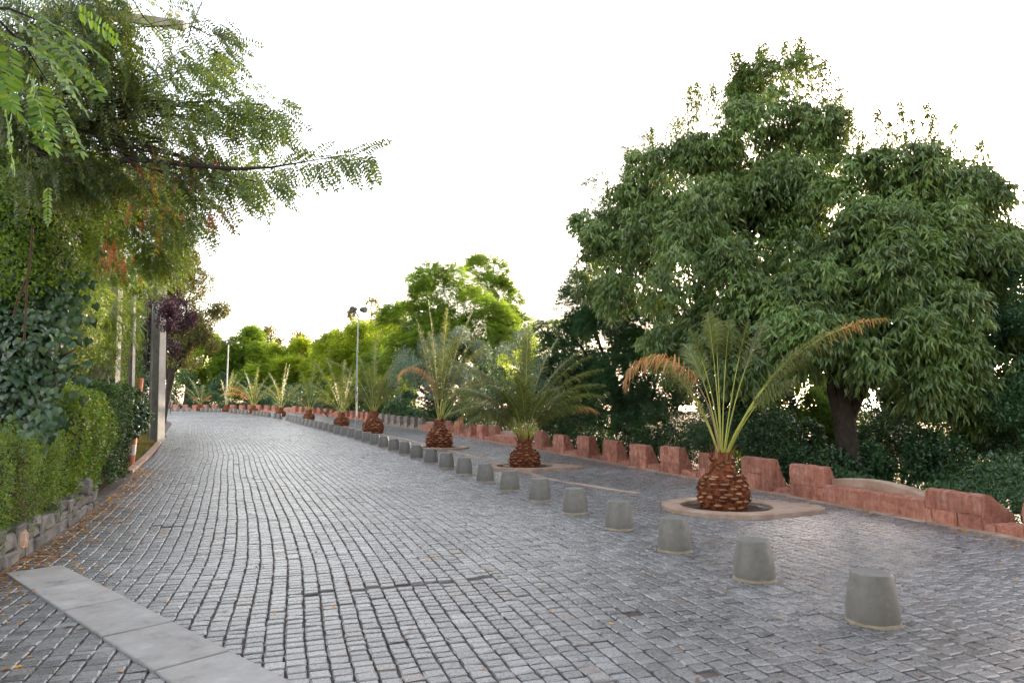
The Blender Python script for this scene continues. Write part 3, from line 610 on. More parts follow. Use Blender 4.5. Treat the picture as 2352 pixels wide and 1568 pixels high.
def heart(P, D, Nn, L, W, mb, mat=0):
    D = nrm(D); S_ = nrm(np.cross(D, Nn)); Nn = np.cross(S_, D); L = L[:, None]; W = W[:, None]
    V = np.stack([P, P - D * L * .14 + S_ * W * .28 - Nn * L * .05, P + D * L * .18 + S_ * W * .54 - Nn * L * .08, P + D * L * .55 + S_ * W * .27, P + D * L - Nn * L * .15,
                  P + D * L * .55 - S_ * W * .27, P + D * L * .18 - S_ * W * .54 - Nn * L * .08, P - D * L * .14 - S_ * W * .28 - Nn * L * .05, P + D * L * .45 + Nn * L * .05], 1)
    n = len(P); i = np.arange(n)[:, None] * 9
    mb.add(V.reshape(-1, 3), np.concatenate([i + [0, 1, 2, 8], i + [2, 3, 4, 8], i + [4, 5, 6, 8], i + [6, 7, 0, 8]]), mat)
def rdir(g, n): return nrm(g.normal(0, 1, (n, 3)))
def lobe(px, py, Y, rx, ry=None, rd=None):
    c = at(px, py, Y); ry = ry or rx; k = Y / F; rd = rd if rd is not None else (rx + ry) / 2
    return c, np.array([rx * k, rd * k, ry * k])
def clumps(lobes, g, per, size):
    """secondary clumps spread over each lobe's shell and inside it"""
    C, Rr, O = [], [], []
    for c, r in lobes:
        n = max(4, int(per * (r[0] * r[2] + r[0] * r[1] + r[1] * r[2]) / 3 / size ** 2)); d = rdir(g, n)
        rad = g.uniform(.25, 1.0, n) ** .5
        C.append(c + d * r * rad[:, None]); Rr.append(size * g.uniform(.55, 1.25, n)); O.append(d)
    return np.concatenate(C), np.concatenate(Rr), np.concatenate(O)
def twigs_on(C, Rr, O, g, ntw):
    i = g.integers(0, len(C), ntw) if ntw else np.arange(len(C))
    d = rdir(g, len(i)); d = nrm(d + O[i] * .5); return C[i] + d * (Rr[i] * g.uniform(.3, 1.0, len(i)) ** .6)[:, None], d, i
def leaves_fruit(mb, C, Rr, O, g, ntw, m=9, L=.13, W=.036, tl=.32, droop=.75, up=.15):
    P, d, i = twigs_on(C, Rr, O, g, ntw); n = len(P)
    td = nrm(d * .7 + O[i] * .3 + [0, 0, up] + rdir(g, n) * .4)
    u = g.uniform(0, 1, (n, m)); bp = P[:, None] + td[:, None] * (u * tl)[..., None]; bp[..., 2] -= (u ** 2 * tl * .35)
    ld = nrm(td[:, None] * .35 + nrm(g.normal(0, 1, (n, m, 3))) * .75 + np.array([0, 0, -droop])); bp = bp.reshape(-1, 3); ld = ld.reshape(-1, 3); k = len(bp)
    nn = nrm(np.repeat(d, m, 0) * .6 + rdir(g, k) * .8 + [0, 0, .3])
    kite(bp, ld, nn, L * g.uniform(.6, 1.25, k), W * g.uniform(.75, 1.25, k), mb); return P
WALLX = None
def clear_wall(P):
    global WALLX
    if WALLX is None:
        q = sp(np.arange(-9, 70, .2), TW + .62); WALLX = (q[1], q[0])
    return ~((P[:, 0] < np.interp(P[:, 1], WALLX[0], WALLX[1])) & (P[:, 2] < gz(P[:, 1]) + 1.5) & (P[:, 1] > 5))
def CXL(y): return np.interp(y, CQ[:, 1], CQ[:, 0]) - 7.0
def leaves_small(mb, C, Rr, O, g, nl, L=.07, W=.04, hor=.0, droop=.1, fn=kite):
    P, d, i = twigs_on(C, Rr, O, g, nl); k = clear_wall(P) | (P[:, 0] < CXL(P[:, 1])); P, d, i = P[k], d[k], i[k]; n = len(P); ld = nrm(rdir(g, n) + d * .5 + [0, 0, -droop]); ld[:, 2] *= (1 - hor)
    fn(P, ld, nrm(d * .5 + rdir(g, n) * .7 + [0, 0, .5]), L * g.uniform(.6, 1.3, n), W * g.uniform(.7, 1.3, n), mb); return P
def fronds_pin(mb, P, D, g, L=.26, pairs=9, ll=.042, lw=.017, droop=.5, fn=oval, mat=0, stem=True, ref=(0, 0, 1.)):
    """compound pinnate leaves"""
    n = len(P); D = nrm(D); Ls = L * g.uniform(.65, 1.15, n); u = np.linspace(.14, 1, pairs)
    d1 = nrm(D + [0, 0, -droop]) ; pos = P[:, None] + (D[:, None] * (u - u ** 2 / 2)[None, :, None] + d1[:, None] * (u ** 2 / 2)[None, :, None]) * Ls[:, None, None]
    dd = nrm(D[:, None] * (1 - u)[None, :, None] + d1[:, None] * u[None, :, None])
    roll = g.normal(0, .5, n); side = nrm(np.cross(D, np.asarray(ref, float) + 0 * D) + 1e-5); nor = np.cross(side, D); side = side * np.cos(roll)[:, None] + nor * np.sin(roll)[:, None]
    nor = np.cross(side, D)
    for sg in (-1, 1):
        q = pos.reshape(-1, 3); k = len(q); sd = np.repeat(side, pairs, 0) * sg; nn = np.repeat(nor, pairs, 0)
        ld = nrm(sd + dd.reshape(-1, 3) * .35 - np.array([0, 0, .25]) + rdir(g, k) * .18)
        env = np.tile(np.sin(u ** .8 * 2.5 + .35) * .4 + .68, n)
        fn(q, ld, nrm(nn + rdir(g, k) * .35), ll * env * g.uniform(.85, 1.15, k), lw * g.uniform(.85, 1.15, k), mb, mat)
    fn(pos[:, -1], dd[:, -1], nor, np.full(n, ll), np.full(n, lw), mb, mat)
    if stem:
        a = P; b = pos[:, pairs // 2]; c = pos[:, -1]; w_ = side * .0012
        V = np.stack([a - w_, a + w_, b - w_, b + w_, c], 1); i = np.arange(n)[:, None] * 5
        mb.add(V.reshape(-1, 3), i + [0, 1, 3, 2], mat)
def limbs(mb, base, lobes, g, r0, fork=.45, C=None, nsub=0, wob=.12, lean=None):
    base = np.asarray(base, float); cen = np.mean([c for c, r in lobes], axis=0)
    top = base + (cen - base) * fork if lean is None else np.asarray(lean, float)
    k = 7; u = np.linspace(0, 1, k)[:, None]; P = base + (top - base) * u; P[1:-1] += g.normal(0, wob * .4, (k - 2, 3)) * [1, 1, .2]
    P[0, 2] -= .2; tube(mb, P, r0 * (1.15 - .45 * u[:, 0]) * np.r_[1.25, np.ones(k - 1)], 10)
    ends = []
    for c, r in lobes:
        st = P[g.integers(3, k)]; mid = (st + c) / 2 + g.normal(0, wob * 2, 3) + [0, 0, .1 * np.linalg.norm(c - st)]
        q = np.linspace(0, 1, 7)[:, None]; Q = (1 - q) ** 2 * st + 2 * q * (1 - q) * mid + q ** 2 * c
        Q[1:-1] += g.normal(0, wob * .3, (5, 3)); rl = r0 * .5 * (1.05 - .8 * q[:, 0]); tube(mb, Q, rl, 7); ends.append((Q, rl))
    if C is not None and nsub:
        for i in g.choice(len(C), min(nsub, len(C)), replace=False):
            j = int(np.argmin([np.linalg.norm(C[i] - c) for c, r in lobes])); Q, rl = ends[j]; a = g.integers(3, 7); st = Q[a]
            q = np.linspace(0, 1, 5)[:, None]; T_ = st + (C[i] - st) * q; T_[1:-1] += g.normal(0, wob * .5, (3, 3)); tube(mb, T_, np.maximum(.006, r0 * .11 * (1.1 - q[:, 0])), 4, 0, False)
def tree(name, label, cat, base, lobes, fol, leafmat, seed, r0=.14, size=.55, per=2.6, nsub=60, group=None, bark='bark', lean=None, fork=.45, extra=None):
    g = rng(seed); lobes = [lobe(*l) for l in lobes]; root = empty(name, base, label, cat, group)
    C, Rr, O = clumps(lobes, g, per, size); mb = MB(); fol(mb, C, Rr, O, g)
    if extra is not None: extra(mb, g)
    mb.build('crown', M[leafmat], root)
    tb = MB(); limbs(tb, base, lobes, g, r0, fork, C, nsub, lean=lean); tb.build('trunk', M[bark], root); return root
def pin_fol(nf, **kw):
    def f(mb, C, Rr, O, g):
        P, d, i = twigs_on(C, Rr, O, g, nf); k = clear_wall(P) | (P[:, 0] < CXL(P[:, 1])); P, d, i = P[k], d[k], i[k]; D = nrm(d * .8 + O[i] * .5 + rdir(g, len(P)) * .5); D[:, 2] *= .55
        fronds_pin(mb, P, nrm(D), g, **kw)
    return f
def small_fol(nl, **kw): return lambda mb, C, Rr, O, g: leaves_small(mb, C, Rr, O, g, nl, **kw)
def fruit_fol(nt, **kw): return lambda mb, C, Rr, O, g: leaves_fruit(mb, C, Rr, O, g, nt, **kw)
def spikes(pts, m=190, L=.19, W=.044, h=.9):
    """upright watershoots standing out of the crown"""
    def f(mb, g):
        for (px, py, Y, hh) in pts:
            p = at(px, py + 35, Y); H = (hh * g.uniform(.45, 1.3) + 35) * Y / F; n = int(m * H / h) + 8; u = g.uniform(0, 1, n); q = p + np.c_[g.normal(0, .17, n) * (1.08 - u), g.normal(0, .17, n) * (1.08 - u), u * H] + np.array([g.normal(0, .1), 0, 0]) * u[:, None]
            a = g.uniform(0, 6.28, n); ld = np.c_[np.cos(a) * .7, np.sin(a) * .7, g.uniform(-.9, .3, n)]
            kite(q, ld, nrm(np.c_[np.cos(a), np.sin(a), g.uniform(.4, 1.2, n)]), L * g.uniform(.7, 1.15, n) * (1.1 - .4 * u), W * np.ones(n), mb)
            P = np.stack([p + [0, 0, H * e] for e in (-.1, .5, 1)]); tube(mb, P, [.016, .012, .005], 3, 0, False)
    return f
def gp(px, Y, t_off=0): x = ray(px, 940)[0] * Y; return np.array([x, Y, gz(Y) - .3])

# ------------------------------------------------------------------ the big trees behind the parapet (right)
tree('fruit_tree', 'tallest fruit tree with long drooping leaves, rising above all trees behind the parapet', 'tree', gp(1642, 16.5),
  [(1790, 215, 16, 95, 75, 70), (1875, 260, 15.5, 48, 56), (1655, 305, 16, 75, 60), (1740, 370, 16, 150, 115, 120), (1580, 420, 17, 125, 105), (1440, 520, 17.5, 105, 85), (1700, 520, 15.5, 180, 130, 120),
   (1500, 600, 17, 150, 110, 110), (1660, 670, 14.5, 130, 95, 90), (1800, 640, 14.0, 130, 120, 90), (1830, 430, 16, 90, 110), (1740, 730, 13.6, 110, 60, 60), (1580, 740, 15.5, 90, 55), (1390, 600, 18, 60, 55), (1700, 800, 13.4, 80, 40, 40), (1820, 760, 13.2, 70, 55, 50), (1590, 800, 15, 70, 50)],
  fruit_fol(17500, m=9, L=.19, W=.042, droop=1.05), 'lf_fruit', 31, .16, .42, 1.9, 90, extra=spikes([(1690, 170, 16, 60), (1770, 150, 16, 60), (1830, 140, 16, 60), (1930, 215, 15.6, 40), (1600, 240, 16.2, 60), (1560, 300, 16.6, 50), (1500, 350, 17, 50), (1400, 440, 17, 50), (1325, 600, 17.8, 30), (1710, 150, 16, 60), (1745, 130, 16, 50), (1810, 120, 16, 40), (1850, 130, 15.6, 45), (1900, 190, 15.5, 60), (1580, 260, 16.2, 60), (1640, 220, 16, 70), (1440, 400, 17, 60), (1345, 560, 17.6, 40)]))
tree('fruit_tree', 'broad fruit tree on a dark forked trunk with upright leafy shoots along its rounded top', 'tree', gp(1968, 13.2),
  [(2010, 410, 14.5, 60, 60), (2120, 430, 14.5, 100, 70), (2215, 490, 14.5, 70, 100), (2060, 480, 14, 130, 110), (2190, 580, 14, 115, 110), (2000, 610, 13.4, 130, 120), (2010, 740, 12.9, 115, 75, 60),
   (2110, 730, 13.2, 120, 95, 80), (2075, 830, 13.0, 75, 55, 50), (2240, 720, 14, 110, 110), (1935, 500, 14.5, 55, 80), (1890, 700, 13.2, 85, 85, 60), (2285, 580, 15, 30, 40), (2160, 830, 13, 80, 60, 50), (1870, 750, 13, 60, 35, 40), (2240, 860, 13.2, 60, 70, 50)],
  fruit_fol(16500, m=9, L=.19, W=.042, droop=1.05), 'lf_fruit', 32, .21, .40, 1.9, 90, lean=at(1905, 800, 13.6),
  extra=spikes([(1940, 420, 14.5, 60), (1975, 380, 14.5, 70), (2080, 330, 14.5, 90), (2160, 350, 14.5, 80), (2250, 420, 14.5, 90), (2305, 660, 14.8, 70), (2330, 690, 15, 60), (1960, 320, 14.5, 80), (2015, 300, 14.5, 95), (2050, 300, 14.5, 50), (2100, 310, 14.4, 50), (2140, 310, 14.4, 75), (2190, 330, 14.4, 65), (2240, 370, 14.4, 60), (2270, 420, 14.5, 70), (2285, 600, 14.8, 100), (2310, 620, 15, 60), (1985, 350, 14.5, 60)]))
tree('locust_tree', 'dark green tree with fern like leaves, drooping over the parapet behind the nearest palm', 'tree', gp(1500, 20.5),
  [(1330, 690, 21, 65, 60), (1290, 740, 21.5, 55, 60), (1280, 850, 22, 60, 80), (1350, 800, 21, 80, 80), (1250, 920, 23, 60, 60), (1400, 760, 20.5, 100, 85), (1500, 860, 19.5, 120, 90), (1590, 930, 18, 90, 85, 60), (1310, 850, 22, 70, 80), (1430, 940, 20, 110, 80), (1560, 1010, 17.8, 80, 40, 40), (1520, 760, 20, 90, 70), (1290, 950, 22.5, 75, 60)],
  pin_fol(21000, L=.34, pairs=7, ll=.06, lw=.024, fn=kite, stem=False), 'lf_dark', 33, .14, .5, 2.4, 60)
tree('locust_tree', 'sparse locust crown showing feathery against the sky left of the tall fruit tree', 'tree', gp(1400, 23),
  [(1480, 350, 22, 55, 40), (1420, 430, 22, 60, 45), (1380, 510, 22, 45, 45), (1330, 660, 23, 50, 40), (1540, 330, 22, 50, 40)],
  pin_fol(1500, L=.30, pairs=8, ll=.06, lw=.022, fn=kite, stem=True), 'lf_dark', 34, .10, .4, 2.4, 50)
tree('evergreen_tree', 'dusky blue green evergreen at the right edge of the photograph, behind the last merlon', 'tree', gp(2330, 13.5),
  [(2330, 800, 13.5, 70, 110), (2290, 900, 13, 85, 90), (2370, 700, 13.5, 80, 80), (2340, 1000, 12.8, 60, 90, 60), (2420, 900, 13, 90, 200), (2360, 640, 14.2, 60, 50)],
  small_fol(70000, L=.075, W=.032), 'lf_dark', 35, .12, .42, 2.6, 40)
# understory
def shrub(name, label, lobes, nl, mat, seed, L=.08, W=.045, size=.4, cat='shrub', group='undergrowth shrubs behind the parapet', r0=.05, nsub=25, per=2.4, fn=kite, hor=0.):
    c = lobe(*lobes[0])[0]; b = np.array([c[0], c[1], gz(c[1]) - .4])
    return tree(name, label, cat, b, lobes, small_fol(nl, L=L, W=W, fn=fn, hor=hor), mat, seed, r0, size, per, nsub, group)
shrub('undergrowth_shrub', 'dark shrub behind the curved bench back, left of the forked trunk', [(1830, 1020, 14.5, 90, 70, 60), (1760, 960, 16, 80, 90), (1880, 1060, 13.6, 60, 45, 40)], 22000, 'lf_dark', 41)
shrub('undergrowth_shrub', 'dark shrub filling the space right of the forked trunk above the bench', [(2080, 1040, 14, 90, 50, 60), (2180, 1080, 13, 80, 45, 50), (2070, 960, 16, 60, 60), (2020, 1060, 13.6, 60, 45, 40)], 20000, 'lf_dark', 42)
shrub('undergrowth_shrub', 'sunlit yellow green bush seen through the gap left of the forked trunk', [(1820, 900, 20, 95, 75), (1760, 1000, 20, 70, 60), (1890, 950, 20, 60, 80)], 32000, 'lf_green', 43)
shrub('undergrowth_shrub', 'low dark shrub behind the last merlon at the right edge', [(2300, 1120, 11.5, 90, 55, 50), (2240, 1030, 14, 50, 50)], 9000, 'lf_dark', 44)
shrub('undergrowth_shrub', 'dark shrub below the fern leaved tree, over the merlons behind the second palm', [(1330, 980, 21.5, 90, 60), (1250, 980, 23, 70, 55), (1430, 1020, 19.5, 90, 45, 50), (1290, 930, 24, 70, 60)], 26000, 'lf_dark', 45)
shrub('undergrowth_shrub', 'dark shrub under the silvery olive tree', [(1060, 960, 31, 90, 45), (960, 950, 34, 80, 40), (1150, 960, 28, 80, 50), (1200, 900, 27, 60, 60), (1130, 900, 30, 60, 60)], 30000, 'lf_dark', 46, L=.1, W=.055)
shrub('undergrowth_shrub', 'yellow green thicket with glowing gaps right of the forked trunk', [(2150, 960, 24, 120, 90), (2270, 1000, 24, 90, 110), (2040, 960, 25, 80, 80), (2120, 1060, 20, 130, 60), (2280, 1090, 18, 120, 55), (2000, 1050, 20, 90, 60)], 8000, 'lf_brown', 47, L=.1, W=.05)
shrub('undergrowth_shrub', 'yellow green bush in the opening between the second and third palm', [(1240, 800, 30, 55, 50), (1290, 770, 30, 45, 40), (1200, 850, 30, 50, 50)], 9000, 'lf_lime', 48, L=.1, W=.05)
shrub('undergrowth_shrub', 'row of dark bushes behind the distant parapet left of the tall lamp post', [(770, 925, 50, 70, 35), (700, 920, 57, 70, 35), (850, 925, 44, 70, 40), (620, 915, 68, 70, 30)], 22000, 'lf_dark', 49, L=.16, W=.09, size=.8)

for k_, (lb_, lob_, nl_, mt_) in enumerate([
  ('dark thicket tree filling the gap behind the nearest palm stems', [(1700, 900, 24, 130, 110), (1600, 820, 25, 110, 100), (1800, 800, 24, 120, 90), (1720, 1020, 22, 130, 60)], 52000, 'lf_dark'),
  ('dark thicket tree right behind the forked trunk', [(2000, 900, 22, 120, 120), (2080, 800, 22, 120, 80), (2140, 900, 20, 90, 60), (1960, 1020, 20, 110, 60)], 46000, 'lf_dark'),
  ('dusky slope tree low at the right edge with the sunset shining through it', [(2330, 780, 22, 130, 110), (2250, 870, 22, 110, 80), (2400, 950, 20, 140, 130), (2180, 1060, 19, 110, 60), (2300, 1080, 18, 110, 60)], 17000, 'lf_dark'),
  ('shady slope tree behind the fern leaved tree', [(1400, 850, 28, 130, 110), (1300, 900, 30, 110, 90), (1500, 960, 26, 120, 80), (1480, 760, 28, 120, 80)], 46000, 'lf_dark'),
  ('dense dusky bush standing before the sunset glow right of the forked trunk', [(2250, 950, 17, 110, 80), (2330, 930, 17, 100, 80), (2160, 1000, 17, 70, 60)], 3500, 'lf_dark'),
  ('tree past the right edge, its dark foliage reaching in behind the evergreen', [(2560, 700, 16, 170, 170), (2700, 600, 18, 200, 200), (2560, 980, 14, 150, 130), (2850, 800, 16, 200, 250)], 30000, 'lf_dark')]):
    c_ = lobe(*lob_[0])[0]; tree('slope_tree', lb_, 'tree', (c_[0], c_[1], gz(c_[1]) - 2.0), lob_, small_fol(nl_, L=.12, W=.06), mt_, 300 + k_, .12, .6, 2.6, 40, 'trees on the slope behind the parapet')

# ------------------------------------------------------------------ middle distance
tree('olive_tree', 'silvery blue green olive tree between the third and fourth palm', 'tree', gp(1020, 34),
  [(1000, 850, 33.5, 85, 70), (960, 890, 34, 65, 60), (1050, 810, 33.5, 60, 55), (1050, 900, 32.5, 75, 60)], small_fol(46000, L=.10, W=.032, fn=kite), 'lf_olive', 51, .2, .6, 2.6, 50)
tree('olive_tree', 'pale grey green tree rising behind the second palm', 'tree', gp(1195, 33), [(1195, 800, 33, 40, 50), (1170, 850, 33, 45, 45)], small_fol(8000, L=.10, W=.032), 'lf_olive', 52, .12, .55, 2.2, 30)
tree('locust_tree', 'rounded lime green tree above the olive, tallest of the middle distance', 'tree', gp(1080, 42),
  [(1000, 690, 42, 75, 50), (1070, 730, 41, 95, 70), (960, 745, 42, 70, 55), (1130, 760, 42, 65, 65), (1040, 790, 41, 90, 60), (1150, 830, 40, 60, 60), (930, 830, 42, 70, 60)], pin_fol(17000, L=.55, pairs=6, ll=.13, lw=.05, fn=kite, stem=False), 'lf_green', 53, .28, 1.0, 2.6, 70)
tree('locust_tree', 'feathery dark green tree top standing highest behind the lime green tree', 'tree', gp(1120, 48),
  [(1115, 640, 48, 38, 38), (1140, 690, 48, 48, 45), (1165, 740, 48, 40, 60), (1175, 820, 47, 45, 60)], pin_fol(5000, L=.55, pairs=6, ll=.15, lw=.055, fn=kite, stem=False), 'lf_green', 54, .25, .9, 2.2, 60)
tree('willow_tree', 'wispy drooping tree behind the left shoulder of the lime green tree', 'tree', gp(945, 50),
  [(955, 670, 50, 32, 45), (940, 720, 50, 25, 50), (1000, 640, 50, 25, 20)], small_fol(6000, L=.22, W=.06, droop=1.2), 'lf_green', 55, .2, .8, 2.2, 50)
tree('broadleaf_tree', 'bright yellow green spreading tree behind the tall lamp post', 'tree', gp(870, 50),
  [(850, 800, 50, 70, 38), (905, 835, 48, 65, 45), (815, 850, 51, 45, 50), (880, 880, 48, 80, 45), (780, 830, 50, 45, 45), (940, 800, 48, 45, 50), (790, 890, 50, 60, 35)], pin_fol(17000, L=.6, pairs=6, ll=.15, lw=.06, fn=kite, stem=False), 'lf_lime', 56, .28, 1.0, 2.6, 70)
tree('bare_topped_tree', 'sparse brownish tree behind the head of the tall lamp post', 'tree', gp(850, 66),
  [(845, 730, 66, 45, 38), (885, 745, 66, 38, 32), (800, 775, 66, 38, 30), (840, 770, 66, 45, 30), (760, 800, 66, 45, 25)], small_fol(12000, L=.24, W=.11), 'lf_brown', 57, .3, 1.0, 2.0, 140)
tree('broadleaf_tree', 'rounded lime green tree in the far distance right of the slim lamp post', 'tree', gp(655, 84),
  [(655, 820, 84, 58, 38), (700, 850, 82, 45, 38), (640, 870, 82, 65, 40), (725, 880, 80, 50, 40), (690, 820, 84, 35, 30)], pin_fol(14000, L=.8, pairs=5, ll=.26, lw=.11, fn=kite, stem=False), 'lf_lime', 58, .35, 1.4, 2.6, 60)
tree('broadleaf_tree', 'green tree with a small pointed top behind the slim far lamp post', 'tree', gp(585, 86),
  [(582, 800, 86, 24, 30), (570, 850, 84, 60, 40), (530, 860, 84, 50, 42), (600, 890, 80, 60, 35), (500, 890, 82, 45, 40), (545, 815, 84, 30, 25), (610, 820, 84, 30, 25)], pin_fol(13000, L=.8, pairs=5, ll=.26, lw=.11, fn=kite, stem=False), 'lf_green', 59, .35, 1.4, 2.6, 60)
tree('autumn_tree', 'thin brown crested tree top poking above the far lime green tree', 'tree', gp(660, 92),
  [(650, 775, 92, 42, 18), (620, 785, 92, 20, 18), (690, 790, 92, 25, 18), (760, 850, 88, 40, 40)], small_fol(4500, L=.36, W=.16), 'lf_brown', 60, .3, 1.3, 2.2, 80)
tree('broadleaf_tree', 'pale yellow green tree with open branches right of the big concrete pole', 'tree', gp(430, 84),
  [(420, 800, 84, 60, 45), (460, 830, 84, 55, 45), (400, 860, 84, 50, 40), (480, 800, 84, 30, 25)], small_fol(20000, L=.34, W=.17), 'lf_lime', 61, .6, 1.3, 1.9, 90)
tree('broadleaf_tree', 'dark green trees edge behind the farthest parapet stones', 'tree', gp(440, 78), [(420, 905, 78, 60, 30), (500, 900, 78, 60, 35), (560, 905, 76, 50, 30)], small_fol(12000, L=.3, W=.15), 'lf_dark', 62, .3, 1.2, 2.6, 30)
tree('autumn_tree', 'olive brown tree leaning out over the road beyond the big concrete pole', 'tree', gp(372, 42),
  [(415, 610, 42, 32, 35), (440, 665, 42, 38, 38), (480, 700, 42, 34, 20), (430, 730, 42, 45, 42), (465, 760, 42, 35, 50), (385, 640, 42, 45, 60), (400, 760, 42, 50, 50), (440, 790, 42, 50, 40), (400, 540, 42, 25, 40)], small_fol(34000, L=.15, W=.07), 'lf_olivebrown', 63, .16, .7, 2.6, 120, extra=None)
tree('plum_tree', 'dark purple leaved plum tree beside the big concrete pole', 'tree', gp(352, 29),
  [(372, 690, 28, 46, 42), (366, 715, 24.4, 30, 34, 12), (400, 730, 28, 34, 32), (345, 740, 29, 38, 70), (360, 800, 29, 25, 60)], small_fol(24000, L=.09, W=.05), 'lf_plum', 64, .07, .4, 2.4, 50)

# ------------------------------------------------------------------ left side: canopy, ivy, hedges
def canopy():
    base = np.array([-8.4, 8.6, .2]); g = rng(71)
    root = empty('locust_tree', base, 'overhanging locust tree whose long feathery branch reaches out over the road at upper left', 'tree')
    L_ = [(120, 400, 7.0, 110, 60, 50), (230, 400, 7.2, 90, 45, 40), (60, 60, 7.5, 150, 120, 120), (40, 200, 7.5, 140, 110, 100), (130, 300, 7.8, 140, 100, 100), (60, 360, 8.0, 120, 80, 80), (200, 30, 7, 120, 60, 80), (430, 480, 7.5, 90, 50, 50), (640, 250, 7.2, 40, 30, 30), (220, 120, 7, 140, 110, 120), (330, 40, 7.5, 120, 70, 100), (440, 60, 7.5, 95, 60, 60), (400, 180, 7, 130, 80, 90), (560, 250, 7.2, 90, 50, 50), (470, 270, 7, 110, 60, 70),
          (250, 260, 7.5, 160, 90, 120), (420, 370, 7.2, 120, 60, 60), (520, 410, 7, 90, 48, 50), (330, 380, 8, 130, 60, 80), (600, 300, 7, 55, 35, 30), (500, 120, 7.5, 55, 55, 40), (600, 420, 6.6, 60, 25, 25)]
    mb = MB()
    for (px, py, Y, rx, ry, rd) in L_:
        c, r = lobe(px, py, Y, rx, ry, rd); n = int(rx * ry / (48 if px < 260 else 84)); d = rdir(g, n); P = c + d * r * (g.uniform(.0, 1, n) ** .45)[:, None]
        qx, qy = CX + F * P[:, 0] / P[:, 1], YH - F * (P[:, 2] - HC) / P[:, 1]; gap = ((qx > 225) & (qx < 450) & (qy > -30) & (qy < 70)) | ((qx > 255) & (qx < 315) & (qy < 150))   # thin spot in the crown
        k = ~(gap & (g.random(n) < .72)); P, d = P[k], d[k]; n = len(P)
        D = nrm(d * .3 + np.array([.55, -.1, -.55]) + rdir(g, n) * .38); fronds_pin(mb, P, D, g, L=.34, pairs=9, ll=.056, lw=.019, ref=nrm(np.array([0, .8, .5]) + rdir(g, n) * .4))
    # sunny yellow-green lower mass, a little further away
    bm = MB()
    for (px, py, Y, rx, ry, rd) in [(300, 470, 12, 130, 75, 60), (360, 560, 12.5, 75, 75, 40), (280, 600, 13, 80, 55, 40), (410, 500, 11, 55, 65, 30), (230, 480, 11, 70, 70, 40), (340, 420, 11, 110, 50, 40), (395, 600, 13, 40, 50, 30), (220, 560, 11, 60, 60, 40), (330, 640, 14, 60, 35, 30), (200, 430, 9, 80, 60, 40), (262, 720, 15.6, 26, 80, 12), (304, 720, 20, 24, 90, 12), (250, 820, 15.6, 22, 40, 10), (350, 650, 24, 40, 30, 14)]:
        c, r = lobe(px, py, Y, rx, ry, rd); n = int(rx * ry / 8); d = rdir(g, n); P = c + d * r * (g.uniform(.0, 1, n) ** .45)[:, None]
        D = nrm(d * .5 + np.array([.3, -.1, -.4]) + rdir(g, n) * .5); fronds_pin(bm, P, D, g, L=.27, pairs=8, ll=.045, lw=.02, fn=kite)
    # the reaching branch
    tw = [at(*q) for q in [(180, 400, 7.6), (300, 365, 7.3), (420, 378, 7.0), (540, 388, 6.7), (620, 385, 6.4), (700, 372, 6.1), (780, 358, 5.9), (850, 352, 5.8)]]
    tb = MB(); tube(tb, tw, np.array([.035, .03, .026, .02, .012, .006, .004, .0025]), 6)
    tw = np.array(tw); seg = np.r_[np.linspace(2.0, 4.2, 26), np.linspace(4.2, 7, 44)]
    for k, s_ in enumerate(seg):
        p = np.array([np.interp(s_, range(8), tw[:, i]) for i in range(3)])
        D = np.array([g.uniform(.25, .8), g.normal(0, .3), -.75 if k % 5 else .5]); fronds_pin(mb, p[None], D[None] * 1.0, g, L=.29, pairs=10, ll=.046, lw=.0185, droop=.45, ref=(.1, 1, .35))
    # the close hanging sprays at top left
    nb = MB()
    for (px, py, Y, dx, dz, L) in [(10, 20, 2.6, .5, -.5, .34), (60, 10, 2.8, .6, -.45, .36), (20, 90, 2.6, .2, -.9, .36), (-20, 120, 2.5, .5, -.8, .36), (90, 90, 2.9, .75, -.55, .36), (110, 140, 2.9, .65, -.7, .36), (60, 150, 2.7, .25, -.95, .34),
                                   (0, 180, 2.6, .2, -.95, .32), (90, 180, 2.8, .3, -.9, .34), (-30, 60, 2.5, .8, -.3, .4), (40, 50, 2.7, .7, -.4, .38), (130, 60, 3.1, .7, -.35, .34), (-10, 200, 2.7, .7, -.7, .3), (120, 210, 3.2, .55, -.8, .34),
                                   (30, 170, 2.9, .05, -1, .3), (70, 200, 3.0, .5, -.85, .34), (-20, 0, 2.8, .8, -.4, .4), (150, 130, 3.3, .8, -.5, .36), (170, 20, 3.4, .7, -.4, .36), (110, 420, 5.0, .0, -1, .3)]:
        nb = MB(); fronds_pin(nb, at(px, py, Y)[None], np.array([[dx, g.normal(0, .2), dz]]), g, L=L, pairs=11, ll=.052, lw=.022, droop=.35); nb.build('hanging_spray', M['lf_locust_bright'], root)
    for q in ([(-120, -40, 2.7), (-20, 30, 2.6), (60, 110, 2.75), (110, 190, 2.9)], [(-100, 20, 2.6), (20, 20, 2.7), (120, 60, 3.0), (180, 110, 3.2)]):
        t2 = MB(); tube(t2, [at(*e) for e in q], [.008, .006, .004, .002], 5); t2.build('spray_twig', M['bark'], root)
    rb = MB()
    for (px, py, Y) in [(250, 430, 8), (330, 350, 7.6), (250, 600, 9.5), (460, 375, 7), (380, 490, 9), (265, 300, 8), (500, 480, 7.2), (300, 430, 8), (240, 570, 9.5), (345, 375, 7.5)]:
        c = at(px, py, Y); n = 20; P = c + g.normal(0, .13, (n, 3)); fronds_pin(rb, P, nrm(np.array([.1, 0, -1]) + rdir(g, n) * .3), g, L=.2, pairs=7, ll=.035, lw=.012, fn=kite)
    mb.build('crown', M['lf_locust'], root); bm.build('lower_foliage', M['lf_locust_mid'], root)
    o = rb.build('dead_leaves', M['lf_dead'], root); o['label'] = 'rust red dead leaf clusters'
    lob = [lobe(*l) for l in L_]
